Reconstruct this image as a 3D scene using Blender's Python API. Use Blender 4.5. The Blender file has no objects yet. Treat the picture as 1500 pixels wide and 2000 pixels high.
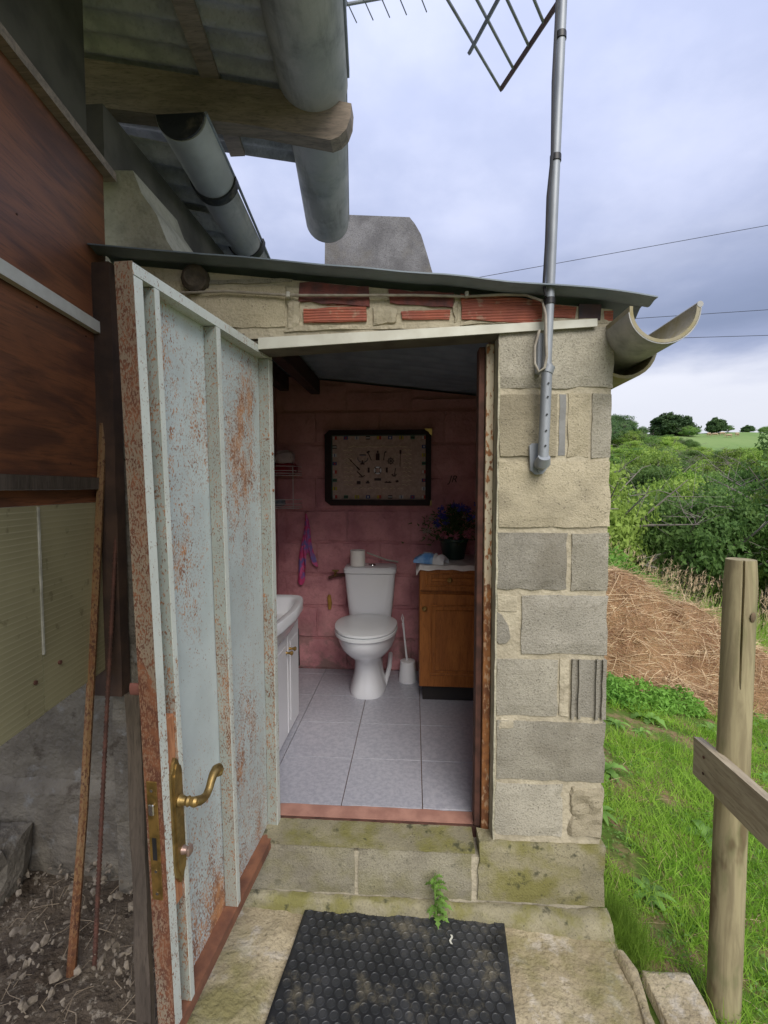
import bpy, bmesh, math, random
import numpy as np
from mathutils import Vector, Matrix, Euler, noise as mn
from math import sin, cos, pi, radians, sqrt, atan2

S = bpy.context.scene
C = S.collection
random.seed(7); RNG = np.random.default_rng(7)

# ------------------------------------------------------------------ camera, world, sun, exposure
cam_data = bpy.data.cameras.new("camera")
cam_data.sensor_fit = 'VERTICAL'; cam_data.sensor_height = 24.0
cam_data.lens = 24.0 * 910 / 2000
cam_data.clip_start = 0.02; cam_data.clip_end = 9000
cam = bpy.data.objects.new("camera", cam_data); C.objects.link(cam)
cam.location = (0, 0, 1.43)
cam.rotation_euler = (radians(90 - 3.02), 0, radians(3.7))
S.camera = cam

W = bpy.data.worlds.new("World"); S.world = W; W.use_nodes = True
wt = W.node_tree; wn = wt.nodes; wl = wt.links; wn.clear()
def wnode(t, **k):
    n = wn.new(t)
    for a, b in k.items(): setattr(n, a, b)
    return n
def wmath(op, a, b=None, clamp=False):
    n = wnode('ShaderNodeMath', operation=op, use_clamp=clamp)
    for i, v in enumerate((a, b)):
        if v is None: continue
        if hasattr(v, 'is_output'): wl.new(v, n.inputs[i])
        else: n.inputs[i].default_value = v
    return n.outputs[0]
def wmix(f, a, b):
    n = wnode('ShaderNodeMix', data_type='RGBA')
    for i, v in ((0, f), (6, a), (7, b)):
        if hasattr(v, 'is_output'): wl.new(v, n.inputs[i])
        else: n.inputs[i].default_value = v
    return n.outputs[2]
SUN_EL, SUN_AZ = 43, 163          # degrees; the veiled sun stands behind the camera's right shoulder
tc = wnode('ShaderNodeTexCoord')
sky = wnode('ShaderNodeTexSky', sky_type='NISHITA', sun_disc=False)
sky.sun_elevation = radians(SUN_EL); sky.sun_rotation = radians(SUN_AZ)
sep = wnode('ShaderNodeSeparateXYZ'); wl.new(tc.outputs['Generated'], sep.inputs[0])
el = wmath('MAXIMUM', sep.outputs[2], 0.0)
# cloud layer: direction projected on a high plane
den = wmath('ADD', el, 0.22)
cx = wmath('DIVIDE', sep.outputs[0], den); cy = wmath('DIVIDE', sep.outputs[1], den)
cmb = wnode('ShaderNodeCombineXYZ'); wl.new(cx, cmb.inputs[0]); wl.new(cy, cmb.inputs[1])
n1 = wnode('ShaderNodeTexNoise'); n1.inputs['Scale'].default_value = 0.9; n1.inputs['Detail'].default_value = 6; n1.inputs['Roughness'].default_value = .5
n1.inputs['Distortion'].default_value = .3
wl.new(cmb.outputs[0], n1.inputs['Vector'])
n2 = wnode('ShaderNodeTexNoise'); n2.inputs['Scale'].default_value = 2.3; n2.inputs['Detail'].default_value = 8; n2.inputs['Roughness'].default_value = .55
wl.new(cmb.outputs[0], n2.inputs['Vector'])
def wramp(f, a, b):
    n = wnode('ShaderNodeMapRange', interpolation_type='SMOOTHSTEP'); wl.new(f, n.inputs[0])
    n.inputs[1].default_value = a; n.inputs[2].default_value = b
    return n.outputs[0]
c1 = wmix(wramp(n1.outputs[0], .34, .66), (.40, .455, .66, 1), (.56, .61, .83, 1))
c2 = wmix(wmath('MULTIPLY', wramp(n2.outputs[0], .38, .68), .55), c1, (.70, .74, .93, 1))
# a broad bank of brighter cloud low over the horizon and a slate band above it
n3 = wnode('ShaderNodeTexNoise'); n3.inputs['Scale'].default_value = 3.0; n3.inputs['Detail'].default_value = 6
mp = wnode('ShaderNodeMapping'); mp.inputs['Scale'].default_value = (1, 1, 3.2); wl.new(tc.outputs['Generated'], mp.inputs[0]); wl.new(mp.outputs[0], n3.inputs['Vector'])
elw = wmath('ADD', el, wmath('MULTIPLY', wmath('SUBTRACT', n3.outputs[0], .5), .22))
band = wmath('MULTIPLY', wramp(elw, .23, .31), wmath('SUBTRACT', 1.0, wramp(elw, .29, .48)))
c3 = wmix(wmath('MULTIPLY', band, .78), c2, (.23, .28, .43, 1))
low = wmath('SUBTRACT', 1.0, wramp(elw, .175, .255))
c4 = wmix(wmath('MULTIPLY', low, .85), c3, (1.02, 1.03, 1.12, 1))
# overcast sky is brighter towards the zenith
zen = wmath('ADD', wmath('MULTIPLY', el, .85), .62)
zm = wnode('ShaderNodeVectorMath', operation='SCALE'); wl.new(c4, zm.inputs[0]); wl.new(zen, zm.inputs['Scale'])
bg1 = wnode('ShaderNodeBackground'); wl.new(sky.outputs[0], bg1.inputs[0]); bg1.inputs[1].default_value = .07
bg2 = wnode('ShaderNodeBackground'); wl.new(zm.outputs[0], bg2.inputs[0]); bg2.inputs[1].default_value = .54
mxs = wnode('ShaderNodeMixShader'); mxs.inputs[0].default_value = .93
wl.new(bg1.outputs[0], mxs.inputs[1]); wl.new(bg2.outputs[0], mxs.inputs[2])
wo = wnode('ShaderNodeOutputWorld'); wl.new(mxs.outputs[0], wo.inputs[0])

sl = bpy.data.lights.new("sun", 'SUN'); sl.energy = 1.5; sl.angle = radians(40); sl.color = (1, .94, .84)
so = bpy.data.objects.new("sun", sl); C.objects.link(so)
_e, _a = radians(SUN_EL), radians(SUN_AZ)
sd = Vector((sin(_a) * cos(_e), cos(_a) * cos(_e), sin(_e)))
so.rotation_euler = sd.to_track_quat('Z', 'Y').to_euler(); so.location = (0, -3, 8)
S.view_settings.view_transform = 'Standard'; S.view_settings.look = 'None'
S.view_settings.gamma = 1; S.view_settings.exposure = 1.15
S.view_settings.use_curve_mapping = False
S.cycles.max_bounces = 10; S.cycles.diffuse_bounces = 6

# ------------------------------------------------------------------ materials
class NT:
    def __init__(s, name):
        s.m = bpy.data.materials.new(name); s.m.use_nodes = True
        s.t = s.m.node_tree; s.b = s.t.nodes['Principled BSDF']
        s.tc = s.t.nodes.new('ShaderNodeTexCoord'); s.v = s.tc.outputs['Object']; s._o = None
    def n(s, t, **k):
        x = s.t.nodes.new(t)
        for a, b in k.items(): setattr(x, a, b)
        return x
    def put(s, v, i):
        if hasattr(v, 'is_output'): s.t.links.new(v, i)
        elif v is not None:
            if isinstance(v, tuple) and len(v) == 3 and i.type == 'RGBA': v = (*v, 1)
            i.default_value = v
    def shift(s):   # per-object shift so that copies differ
        oi = s.n('ShaderNodeObjectInfo'); va = s.n('ShaderNodeVectorMath', operation='ADD')
        m = s.math('MULTIPLY', oi.outputs['Random'], 37.0)
        s.put(s.v, va.inputs[0]); s.put(m, va.inputs[1]); s.v = va.outputs[0]; s.rnd = oi.outputs['Random']; return s
    def scl(s, k, v=None):
        x = s.n('ShaderNodeMapping'); s.put(v or s.v, x.inputs[0]); x.inputs['Scale'].default_value = k; return x.outputs[0]
    def noise(s, sc, det=4, rough=.55, v=None, dist=0):
        x = s.n('ShaderNodeTexNoise'); s.put(v or s.v, x.inputs['Vector'])
        x.inputs['Scale'].default_value = sc; x.inputs['Detail'].default_value = det; x.inputs['Roughness'].default_value = rough; x.inputs['Distortion'].default_value = dist
        return x.outputs[0]
    def vor(s, sc, v=None, feat='F1'):
        x = s.n('ShaderNodeTexVoronoi', feature=feat); s.put(v or s.v, x.inputs['Vector']); x.inputs['Scale'].default_value = sc; return x.outputs[0]
    def wave(s, sc, v=None, dist=0, axis='X'):
        x = s.n('ShaderNodeTexWave', bands_direction=axis); s.put(v or s.v, x.inputs['Vector']); x.inputs['Scale'].default_value = sc
        x.inputs['Distortion'].default_value = dist; x.inputs['Detail'].default_value = 3; return x.outputs[1]
    def ss(s, f, a, b):
        x = s.n('ShaderNodeMapRange', interpolation_type='SMOOTHSTEP'); s.put(f, x.inputs[0]); x.inputs[1].default_value = a; x.inputs[2].default_value = b; return x.outputs[0]
    def math(s, op, a, b=None, cl=False):
        x = s.n('ShaderNodeMath', operation=op, use_clamp=cl); s.put(a, x.inputs[0]); s.put(b, x.inputs[1]); return x.outputs[0]
    def mix(s, f, a, b, bt='MIX'):
        x = s.n('ShaderNodeMix', data_type='RGBA', blend_type=bt); s.put(f, x.inputs[0]); s.put(a, x.inputs[6]); s.put(b, x.inputs[7]); return x.outputs[2]
    def hv(s, c, v):   # scale colour by v
        x = s.n('ShaderNodeVectorMath', operation='SCALE'); s.put(c, x.inputs[0]); s.put(v, x.inputs['Scale']); return x.outputs[0]
    def sepz(s, v=None):
        x = s.n('ShaderNodeSeparateXYZ'); s.put(v or s.v, x.inputs[0]); return x.outputs
    def pos(s):
        return s.n('ShaderNodeNewGeometry').outputs['Position']
    def col(s, c): s.put(c, s.b.inputs['Base Color']); return s
    def rough(s, r): s.put(r, s.b.inputs['Roughness']); return s
    def metal(s, r): s.put(r, s.b.inputs['Metallic']); return s
    def spec(s, r): s.b.inputs['Specular IOR Level'].default_value = r; return s
    def bump(s, h, st=.4, d=.01):
        x = s.n('ShaderNodeBump'); s.put(h, x.inputs['Height']); x.inputs['Strength'].default_value = st; x.inputs['Distance'].default_value = d
        s.put(x.outputs[0], s.b.inputs['Normal']); return s

def simple(name, a, b=None, sc=8, rough=.6, bump=0, metal=0, bs=None, spec=.5, strech=None, det=5):
    t = NT(name).shift()
    v = t.scl(strech) if strech else None
    b = b or tuple(x * .75 for x in a)
    f = t.ss(t.noise(sc, det, v=v), .33, .67)
    t.col(t.mix(f, (*a, 1), (*b, 1))).rough(rough).metal(metal).spec(spec)
    if bump: t.bump(t.noise(bs or sc * 4, 5, v=v), bump, .004)
    return t.m

def m_block(name, a, b, spot=.5, moss=0.0):
    t = NT(name).shift()
    fine = t.noise(170, 3, .7); mid = t.noise(60, 3); big = t.noise(7, 4)
    c = t.mix(t.ss(big, .35, .65), a, b)
    c = t.hv(c, t.math('ADD', .74, t.math('MULTIPLY', t.rnd, .40)))
    c = t.mix(t.math('MULTIPLY', t.ss(fine, .48, .68), spot), c, tuple(x * .42 for x in a))
    c = t.mix(t.math('MULTIPLY', t.ss(mid, .60, .78), .25), c, tuple(min(1, x * 1.3) for x in b))
    c = t.mix(t.math('MULTIPLY', t.ss(t.noise(4.5, 6, .6), .50, .68), .38), c, (.17, .15, .11))
    if moss:
        mo = t.math('MULTIPLY', t.ss(t.noise(9, 5), .42, .66), moss)
        c = t.mix(mo, c, (.20, .19, .045))
        c = t.mix(t.math('MULTIPLY', t.ss(t.noise(23, 5), .60, .70), moss), c, (.045, .05, .03))
    pit = t.ss(t.vor(95), .30, .12)
    pit = t.math('MULTIPLY', pit, t.ss(t.noise(30, 3), .45, .6))
    c = t.mix(t.math('MULTIPLY', pit, .6), c, (.09, .08, .065))
    t.col(c).rough(.93).spec(.2)
    t.bump(t.math('ADD', t.math('MULTIPLY', fine, 1.0), t.math('MULTIPLY', mid, .5)), .8, .005)
    return t.m
def m_mortar(name, a, b):
    t = NT(name)
    c = t.mix(t.ss(t.noise(11, 5), .38, .65), a, b)
    c = t.mix(t.math('MULTIPLY', t.ss(t.noise(70, 4), .5, .7), .35), c, tuple(x * .5 for x in a))
    t.col(c).rough(.95).spec(.2).bump(t.noise(45, 6), .8, .01)
    return t.m
def m_rustpaint(name, paint, amount, streak=.6, sc=1.0, ra=(.16, .065, .03), rb=(.38, .17, .07), low=0):
    # amount: threshold, lower means more rust
    t = NT(name)
    dens = t.noise(4.2 * sc, 4, .55, v=t.scl((1, 1, .38)))
    sp = t.noise(300 * sc, 2, .6, v=t.scl((1, 1, .5)))
    sp2 = t.noise(90 * sc, 2, .5, v=t.scl((1, 1, .5)))
    thr = t.math('ADD', sp, t.math('MULTIPLY', t.math('SUBTRACT', dens, .5), streak))
    thr = t.math('ADD', thr, t.math('MULTIPLY', t.math('SUBTRACT', sp2, .5), .35))
    if low:
        zz = t.sepz()[2]
        thr = t.math('ADD', thr, t.math('MULTIPLY', t.ss(zz, .75, .2), low))
        bl = t.math('MULTIPLY', t.ss(t.noise(4.0, 4, .55, v=t.scl((1, 1, .42))), .52, .68), low * 1.7)
        thr = t.math('ADD', thr, bl); dens = t.math('ADD', dens, t.math('MULTIPLY', bl, .8))
    r = t.math('MULTIPLY', t.ss(thr, amount - .02, amount + .09), .92)
    stain = t.math('MULTIPLY', t.ss(dens, amount - .02, amount + .12), .6)
    pc = t.mix(t.ss(t.noise(5, 4), .35, .7), paint, tuple(x * .84 for x in paint))
    pc = t.mix(t.math('MULTIPLY', t.ss(t.noise(2.5, 5, .6, v=t.scl((6, 6, .5))), .5, .75), .3), pc, (.42, .38, .28))
    rc = t.mix(t.ss(t.noise(30, 4), .35, .65), ra, rb)
    c = t.mix(stain, pc, tuple(x * 1.15 for x in rb))
    c = t.mix(r, c, rc)
    t.col(c).rough(t.mix(r, (.42, .42, .42), (.9, .9, .9))).spec(.4)
    t.bump(t.math('ADD', r, t.noise(150, 2)), .35, .0015)
    return t.m
def m_wood(name, a, b, axis=(12, 1, 12), sc=6, rough=.75, bump=.4):
    t = NT(name).shift()
    v = t.scl(axis)
    g = t.noise(sc, 6, .65, v=v, dist=.6); g2 = t.noise(sc * 5, 4, .6, v=v)
    c = t.mix(t.ss(g, .33, .67), a, b)
    c = t.mix(t.math('MULTIPLY', t.ss(g2, .5, .7), .5), c, tuple(x * .45 for x in b))
    t.col(c).rough(rough).spec(.3).bump(t.math('ADD', g, g2), bump, .003)
    return t.m

MT = {}
MT['block'] = m_block('concrete_block', (.37, .345, .28), (.46, .43, .35), .5)
MT['block_cream'] = m_block('concrete_block_sandy', (.43, .38, .27), (.52, .46, .33), .3)
MT['block_dark'] = m_block('concrete_block_grey', (.325, .305, .255), (.41, .385, .325), .5)
MT['block_moss'] = m_block('concrete_block_mossy', (.33, .30, .20), (.42, .38, .25), .45, .75)
MT['block_step'] = m_block('stained_step_block', (.29, .265, .20), (.38, .35, .26), .45, .35)
MT['mortar'] = m_mortar('mortar', (.50, .45, .335), (.41, .365, .27))
MT['render'] = m_mortar('grey_render', (.48, .45, .34), (.37, .35, .26))
def m_pink():
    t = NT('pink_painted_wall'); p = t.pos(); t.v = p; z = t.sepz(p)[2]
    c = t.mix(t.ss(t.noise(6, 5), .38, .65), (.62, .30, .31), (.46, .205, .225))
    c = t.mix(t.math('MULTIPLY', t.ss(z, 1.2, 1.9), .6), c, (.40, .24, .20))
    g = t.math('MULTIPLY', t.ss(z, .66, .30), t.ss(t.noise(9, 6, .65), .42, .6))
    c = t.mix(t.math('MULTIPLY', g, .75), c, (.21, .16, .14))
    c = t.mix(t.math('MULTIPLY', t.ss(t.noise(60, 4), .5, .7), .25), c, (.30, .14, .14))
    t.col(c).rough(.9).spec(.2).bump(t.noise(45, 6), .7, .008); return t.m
MT['pink'] = m_pink()
MT['white_paint'] = simple('white_lintel_paint', (.66, .66, .58), (.56, .55, .47), 12, .6, .1)
MT['rust_heavy'] = m_rustpaint('rusty_edge', (.24, .19, .14), .47, ra=(.09, .03, .018), rb=(.20, .075, .035))
MT['rust_mid'] = m_rustpaint('rust_mottled_paint', (.34, .37, .335), .55)
MT['rust_light'] = m_rustpaint('rust_speckled_paint', (.55, .615, .60), .605, .75, ra=(.24, .10, .045), rb=(.50, .23, .09), low=.075)
MT['rust_rail'] = m_rustpaint('painted_rail_rust', (.64, .68, .62), .63)
MT['rust_full'] = simple('rust_orange', (.27, .115, .06), (.15, .065, .04), 14, .9, .5)
MT['rust_jamb'] = m_rustpaint('jamb_rust', (.66, .58, .42), .47, 1.6, .30, ra=(.17, .06, .025), rb=(.40, .16, .05))
MT['rust_brown'] = simple('brown_rust', (.12, .05, .035), (.06, .028, .02), 20, .85, .4)
MT['brass'] = simple('aged_brass', (.42, .29, .11), (.22, .155, .06), 30, .46, .2, .85)
MT['brass_dull'] = simple('dull_brass', (.40, .25, .08), (.18, .12, .04), 40, .5, .2, .85)
MT['raw_wood'] = m_wood('orange_wood', (.50, .24, .12), (.34, .14, .065), (8, 8, 1))
MT['galv'] = simple('galvanised_steel', (.33, .355, .385), (.23, .25, .28), 18, .5, .1, .3, strech=(1, 1, .25))
MT['galv_roof'] = simple('galvanised_sheet', (.21, .255, .30), (.15, .185, .22), 7, .55, .1, .1)
MT['fibre'] = m_mortar('fibre_cement', (.46, .46, .45), (.34, .345, .34))
def m_gutter():
    t = NT('weathered_fibre_cement')
    c = t.mix(t.ss(t.noise(5, 5), .35, .65), (.50, .49, .47), (.38, .385, .38))
    c = t.mix(t.math('MULTIPLY', t.ss(t.noise(7, 6, .7), .46, .74), .5), c, (.10, .12, .11))
    c = t.mix(t.math('MULTIPLY', t.ss(t.noise(3, 5), .55, .7), .6), c, (.52, .50, .42))
    c = t.mix(t.math('MULTIPLY', t.ss(t.noise(6, 6, .7, v=t.scl((1, .25, 3))), .5, .66), .5), c, (.22, .22, .20))
    t.col(c).rough(.85).spec(.25).bump(t.noise(60, 5), .3, .003); return t.m
MT['gutter'] = m_gutter()
MT['gutter_in'] = simple('lichen_gutter', (.31, .265, .13), (.36, .33, .25), 14, .9, .4)
MT['beam'] = m_wood('weathered_beam', (.35, .28, .22), (.22, .18, .145), (1, 8, 8), 5)
MT['grey_wood'] = m_wood('grey_weathered_wood', (.125, .10, .08), (.075, .06, .048), (8, 8, 1), 5)
MT['rail_wood'] = m_wood('grey_rail_wood', (.46, .40, .29), (.32, .265, .19), (9, 1, 9), 4)
MT['soft_black'] = simple('black_plastic', (.012, .012, .014), (.02, .02, .022), 20, .45)
MT['cable_white'] = simple('white_cable', (.50, .49, .43), (.40, .39, .34), 30, .5)
MT['cable_grey'] = simple('painted_cable', (.36, .33, .27), (.24, .21, .17), 30, .6)

def m_ply():
    t = NT('brown_plywood')
    v = t.scl((1, 1, 6))
    g = t.noise(2.2, 6, .6, v=v, dist=1.2)
    c = t.mix(t.ss(g, .35, .66), (.26, .10, .045), (.12, .052, .032))
    v2 = t.scl((1, 1, 22)); c = t.mix(t.math('MULTIPLY', t.ss(t.noise(9, 6, .7, v=v2), .50, .64), .55), c, (.06, .028, .018))
    c = t.mix(t.math('MULTIPLY', t.ss(t.noise(1.7, 3), .58, .75), .3), c, (.25, .22, .24))
    t.col(c).rough(.42).spec(.5).bump(t.noise(90, 3, v=v), .15, .002); return t.m
MT['ply'] = m_ply()
def m_poly():
    t = NT('ribbed_translucent_sheet')
    z = t.sepz(t.pos())[2]
    w = t.math('SINE', t.math('MULTIPLY', z, 2 * pi / .0155))
    c = t.mix(t.ss(t.noise(3, 4), .35, .65), (.43, .395, .235), (.35, .32, .19))
    c = t.mix(t.ss(w, .75, 1.0), c, (.47, .435, .28))
    c = t.mix(t.math('MULTIPLY', t.ss(t.noise(25, 4), .62, .7), .5), c, (.12, .10, .05))
    t.col(c).rough(.3).bump(w, .12, .001)
    t.b.inputs['Transmission Weight'].default_value = .12; return t.m
MT['poly'] = m_poly()
def m_brickred():
    t = NT('red_hollow_brick').shift()
    z = t.sepz()[2]
    w = t.math('SINE', t.math('ADD', t.math('MULTIPLY', z, 2 * pi / .0085), t.math('MULTIPLY', t.noise(20), 2)))
    c = t.mix(t.ss(t.noise(14, 5), .35, .65), (.40, .12, .075), (.29, .09, .065))
    c = t.mix(t.math('MULTIPLY', t.ss(t.noise(40, 5), .55, .7), .6), c, (.42, .30, .22))
    t.col(c).rough(.85).bump(w, .5, .003); return t.m
MT['brick'] = m_brickred()
def m_tile():
    t = NT('mottled_floor_tile').shift()
    c = t.mix(t.ss(t.noise(55, 5, .7), .38, .62), (.44, .44, .49), (.34, .345, .40))
    c = t.mix(t.math('MULTIPLY', t.ss(t.noise(160, 3), .5, .65), .3), c, (.46, .47, .53))
    t.col(c).rough(.32).bump(t.noise(90, 2), .05, .001); return t.m
MT['tile'] = m_tile()
MT['grout'] = simple('brown_grout', (.20, .13, .10), (.14, .10, .08), 40, .9)
MT['porcelain'] = simple('white_porcelain', (.74, .75, .78), (.72, .73, .76), 3, .12)
MT['seat'] = simple('white_seat', (.70, .72, .74), (.68, .70, .72), 3, .22)
MT['vanity'] = simple('white_laminate', (.78, .78, .80), (.74, .74, .76), 3, .3)
MT['honey'] = m_wood('honey_oak', (.36, .13, .03), (.24, .08, .018), (7, 7, 1), 5, .4, .15)
MT['dark'] = simple('black_plinth', (.012, .010, .010), (.02, .016, .014), 10, .7)
MT['cloth_w'] = simple('white_cloth', (.72, .70, .68), (.62, .60, .58), 20, .9, .3)
MT['wire'] = simple('white_wire', (.55, .52, .50), (.45, .42, .40), 20, .4)
MT['chrome'] = simple('chrome', (.6, .6, .6), (.5, .5, .5), 20, .2, 0, 1)

def m_concrete_pad():
    t = NT('rough_cement_pad'); p = t.pos(); t.v = p
    c = t.mix(t.ss(t.noise(4, 6), .35, .62), (.47, .40, .265), (.34, .28, .175))
    c = t.mix(t.math('MULTIPLY', t.ss(t.noise(90, 4, .7), .5, .66), .6), c, (.20, .16, .11))
    c = t.mix(t.math('MULTIPLY', t.ss(t.noise(13, 6, .65), .52, .66), .7), c, (.55, .50, .42))
    c = t.mix(t.math('MULTIPLY', t.ss(t.noise(3.1, 5, .6), .48, .64), .8), c, (.22, .20, .075))
    c = t.mix(t.math('MULTIPLY', t.ss(t.noise(28, 5, .7), .62, .72), .7), c, (.06, .06, .03))
    t.col(c).rough(.95).spec(.2).bump(t.math('ADD', t.noise(70, 6), t.math('MULTIPLY', t.noise(18, 5), 1.2)), .9, .008); return t.m
MT['pad'] = m_concrete_pad()
def m_lowwall():
    t = NT('old_foundation_wall'); t.v = t.pos()
    c = t.mix(t.ss(t.noise(5, 6), .36, .64), (.20, .18, .145), (.125, .11, .09))
    c = t.mix(t.ss(t.noise(8, 6, .7), .56, .66), c, (.08, .065, .05))
    c = t.mix(t.math('MULTIPLY', t.ss(t.noise(15, 5), .58, .7), .6), c, (.25, .25, .24))
    t.col(c).rough(.95).bump(t.math('ADD', t.noise(50, 6), t.math('MULTIPLY', t.noise(12, 5), 1.5)), .9, .012); return t.m
MT['lowwall'] = m_lowwall()
def m_dirt():
    t = NT('stony_dirt'); t.v = t.pos()
    c = t.mix(t.ss(t.noise(6, 6), .36, .64), (.13, .105, .08), (.075, .058, .044))
    c = t.mix(t.ss(t.noise(38, 5, .7), .55, .66), c, (.26, .225, .18))
    c = t.mix(t.ss(t.noise(22, 5, .7), .6, .7), c, (.045, .035, .028))
    t.col(c).rough(1).spec(.1).bump(t.math('ADD', t.noise(60, 6), t.math('MULTIPLY', t.noise(20, 5), 1.5)), 1, .012); return t.m
MT['dirt'] = m_dirt()
def m_terrain():
    t = NT('meadow_ground'); p = t.pos(); t.v = p
    y = t.sepz(p)[1]
    near = t.mix(t.ss(t.noise(5, 6, .6), .45, .62), (.09, .15, .025), (.24, .165, .09))
    near = t.mix(t.ss(t.noise(30, 5), .5, .7), near, (.10, .11, .03))
    wood = t.mix(t.ss(t.noise(.6, 6), .4, .65), (.03, .055, .018), (.05, .08, .02))
    field = t.mix(t.ss(t.noise(.06, 7, .6, v=t.scl((1, .4, 1))), .36, .64), (.15, .24, .075), (.20, .28, .10))
    c = t.mix(t.ss(y, 6, 10), near, wood)
    c = t.mix(t.ss(y, 92, 108), c, field)
    t.col(c).rough(1).spec(.1).bump(t.noise(40, 5), .8, .02); return t.m
MT['terrain'] = m_terrain()
def m_leaf(name, a, b, tr=.35, sc=1.2, yl=None):
    t = NT(name).shift()
    v = t.pos()
    f = t.noise(sc, 3, v=v); g = t.noise(14, 2, v=v)
    c = t.mix(t.ss(f, .36, .64), a, b)
    c = t.mix(t.math('MULTIPLY', t.ss(g, .5, .7), .5), c, yl or tuple(min(1, x * 1.5) for x in b))
    c = t.hv(c, t.math('ADD', .62, t.math('MULTIPLY', t.rnd, .7)))
    t.col(c).rough(.6).spec(.25)
    tb = t.n('ShaderNodeBsdfTranslucent'); t.put(c, tb.inputs[0])
    mx = t.n('ShaderNodeMixShader'); mx.inputs[0].default_value = tr
    t.t.links.new(t.b.outputs[0], mx.inputs[1]); t.t.links.new(tb.outputs[0], mx.inputs[2])
    t.t.links.new(mx.outputs[0], t.t.nodes['Material Output'].inputs[0]); return t.m
MT['grass'] = m_leaf('grass_blades', (.19, .37, .035), (.32, .50, .07), .45, 1.8)
MT['weed'] = m_leaf('broad_weed_leaf', (.15, .30, .05), (.22, .38, .09), .35, 4)
MT['nettle'] = m_leaf('nettle_leaf', (.10, .24, .04), (.17, .33, .055), .4, 2)
MT['leaf_light'] = m_leaf('light_green_leaf', (.20, .33, .055), (.31, .43, .085), .4, .35)
MT['leaf_mid'] = m_leaf('green_leaf', (.12, .23, .055), (.20, .32, .08), .4, .35)
MT['leaf_dark'] = m_leaf('dark_green_leaf', (.060, .12, .045), (.10, .17, .055), .3, .3)
MT['leaf_yellow'] = m_leaf('yellow_green_leaf', (.26, .36, .035), (.36, .42, .045), .4, .5)
MT['straw'] = m_leaf('straw_strand', (.52, .35, .20), (.72, .55, .34), .2, 3)
MT['seed'] = m_leaf('dry_seed_head', (.46, .33, .20), (.58, .45, .29), .3, 3)
MT['bark'] = simple('grey_bark', (.13, .105, .085), (.07, .06, .05), 9, .95, .5)
MT['deadwood'] = simple('pale_dead_branch', (.24, .21, .18), (.15, .13, .11), 9, .95, .3)
def m_heap():
    t = NT('rotting_straw'); t.v = t.pos()
    c = t.mix(t.ss(t.noise(4, 6), .36, .64), (.44, .27, .15), (.27, .15, .085))
    c = t.mix(t.ss(t.noise(45, 5, v=t.scl((1, 3, 3))), .5, .64), c, (.46, .29, .15))
    t.col(c).rough(1).spec(.1).bump(t.noise(55, 6, v=t.scl((1, 3, 2))), 1, .03); return t.m
MT['heap'] = m_heap()
def m_post():
    t = NT('treated_post_wood')
    v = t.scl((9, 9, .8)); g = t.noise(5, 6, .6, v=v, dist=.5)
    c = t.mix(t.ss(g, .36, .64), (.37, .32, .19), (.25, .21, .125))
    c = t.mix(t.math('MULTIPLY', t.ss(t.noise(4, 4, v=t.scl((3, 3, 1))), .5, .68), .75), c, (.155, .17, .075))
    c = t.mix(t.math('MULTIPLY', t.ss(t.noise(2.2, 4, v=t.scl((4, 4, 1.6))), .58, .66), .7), c, (.13, .085, .05))
    t.col(c).rough(.85).spec(.2).bump(g, .5, .004); return t.m
MT['post'] = m_post()
def m_mat(nm='black_rubber', a=(.016, .017, .019), b=(.032, .034, .037)):
    t = NT(nm)
    p = t.pos()
    c = t.mix(t.ss(t.noise(6, 5), .4, .65), a, b)
    c = t.mix(t.math('MULTIPLY', t.ss(t.noise(11, 8, .75, v=p), .50, .72), .6), c, (.20, .175, .12))
    t.col(c).rough(.5).spec(.45).bump(t.noise(120, 3), .2, .002); return t.m
MT['rubber'] = m_mat()
def m_towel():
    t = NT('patterned_towel')
    f = t.vor(22); g = t.noise(14, 2)
    c = t.mix(t.ss(g, .44, .60), (.60, .07, .20), (.22, .16, .42))
    c = t.mix(t.ss(t.noise(19, 2), .56, .6), c, (.66, .12, .28))
    c = t.mix(t.ss(f, .0, .25), (.20, .36, .44), c)
    t.col(c).rough(.95).bump(t.noise(300, 2), .3, .001); return t.m
MT['towel'] = m_towel()

# ------------------------------------------------------------------ object helpers
WO = {}     # object name -> world origin used to turn world coordinates into its own frame
def tag(o, label, cat, group=None, kind=None):
    if label: o['label'] = label
    if cat: o['category'] = cat
    if group: o['group'] = group
    if kind: o['kind'] = kind
    return o
def thing(name, label, cat, loc=(0, 0, 0), group=None, rotz=0):
    o = bpy.data.objects.new(name, None); C.objects.link(o); o.location = loc; o.rotation_euler.z = rotz
    o.empty_display_size = .1; WO[o.name] = Vector(loc)
    return tag(o, label, cat, group)

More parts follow.
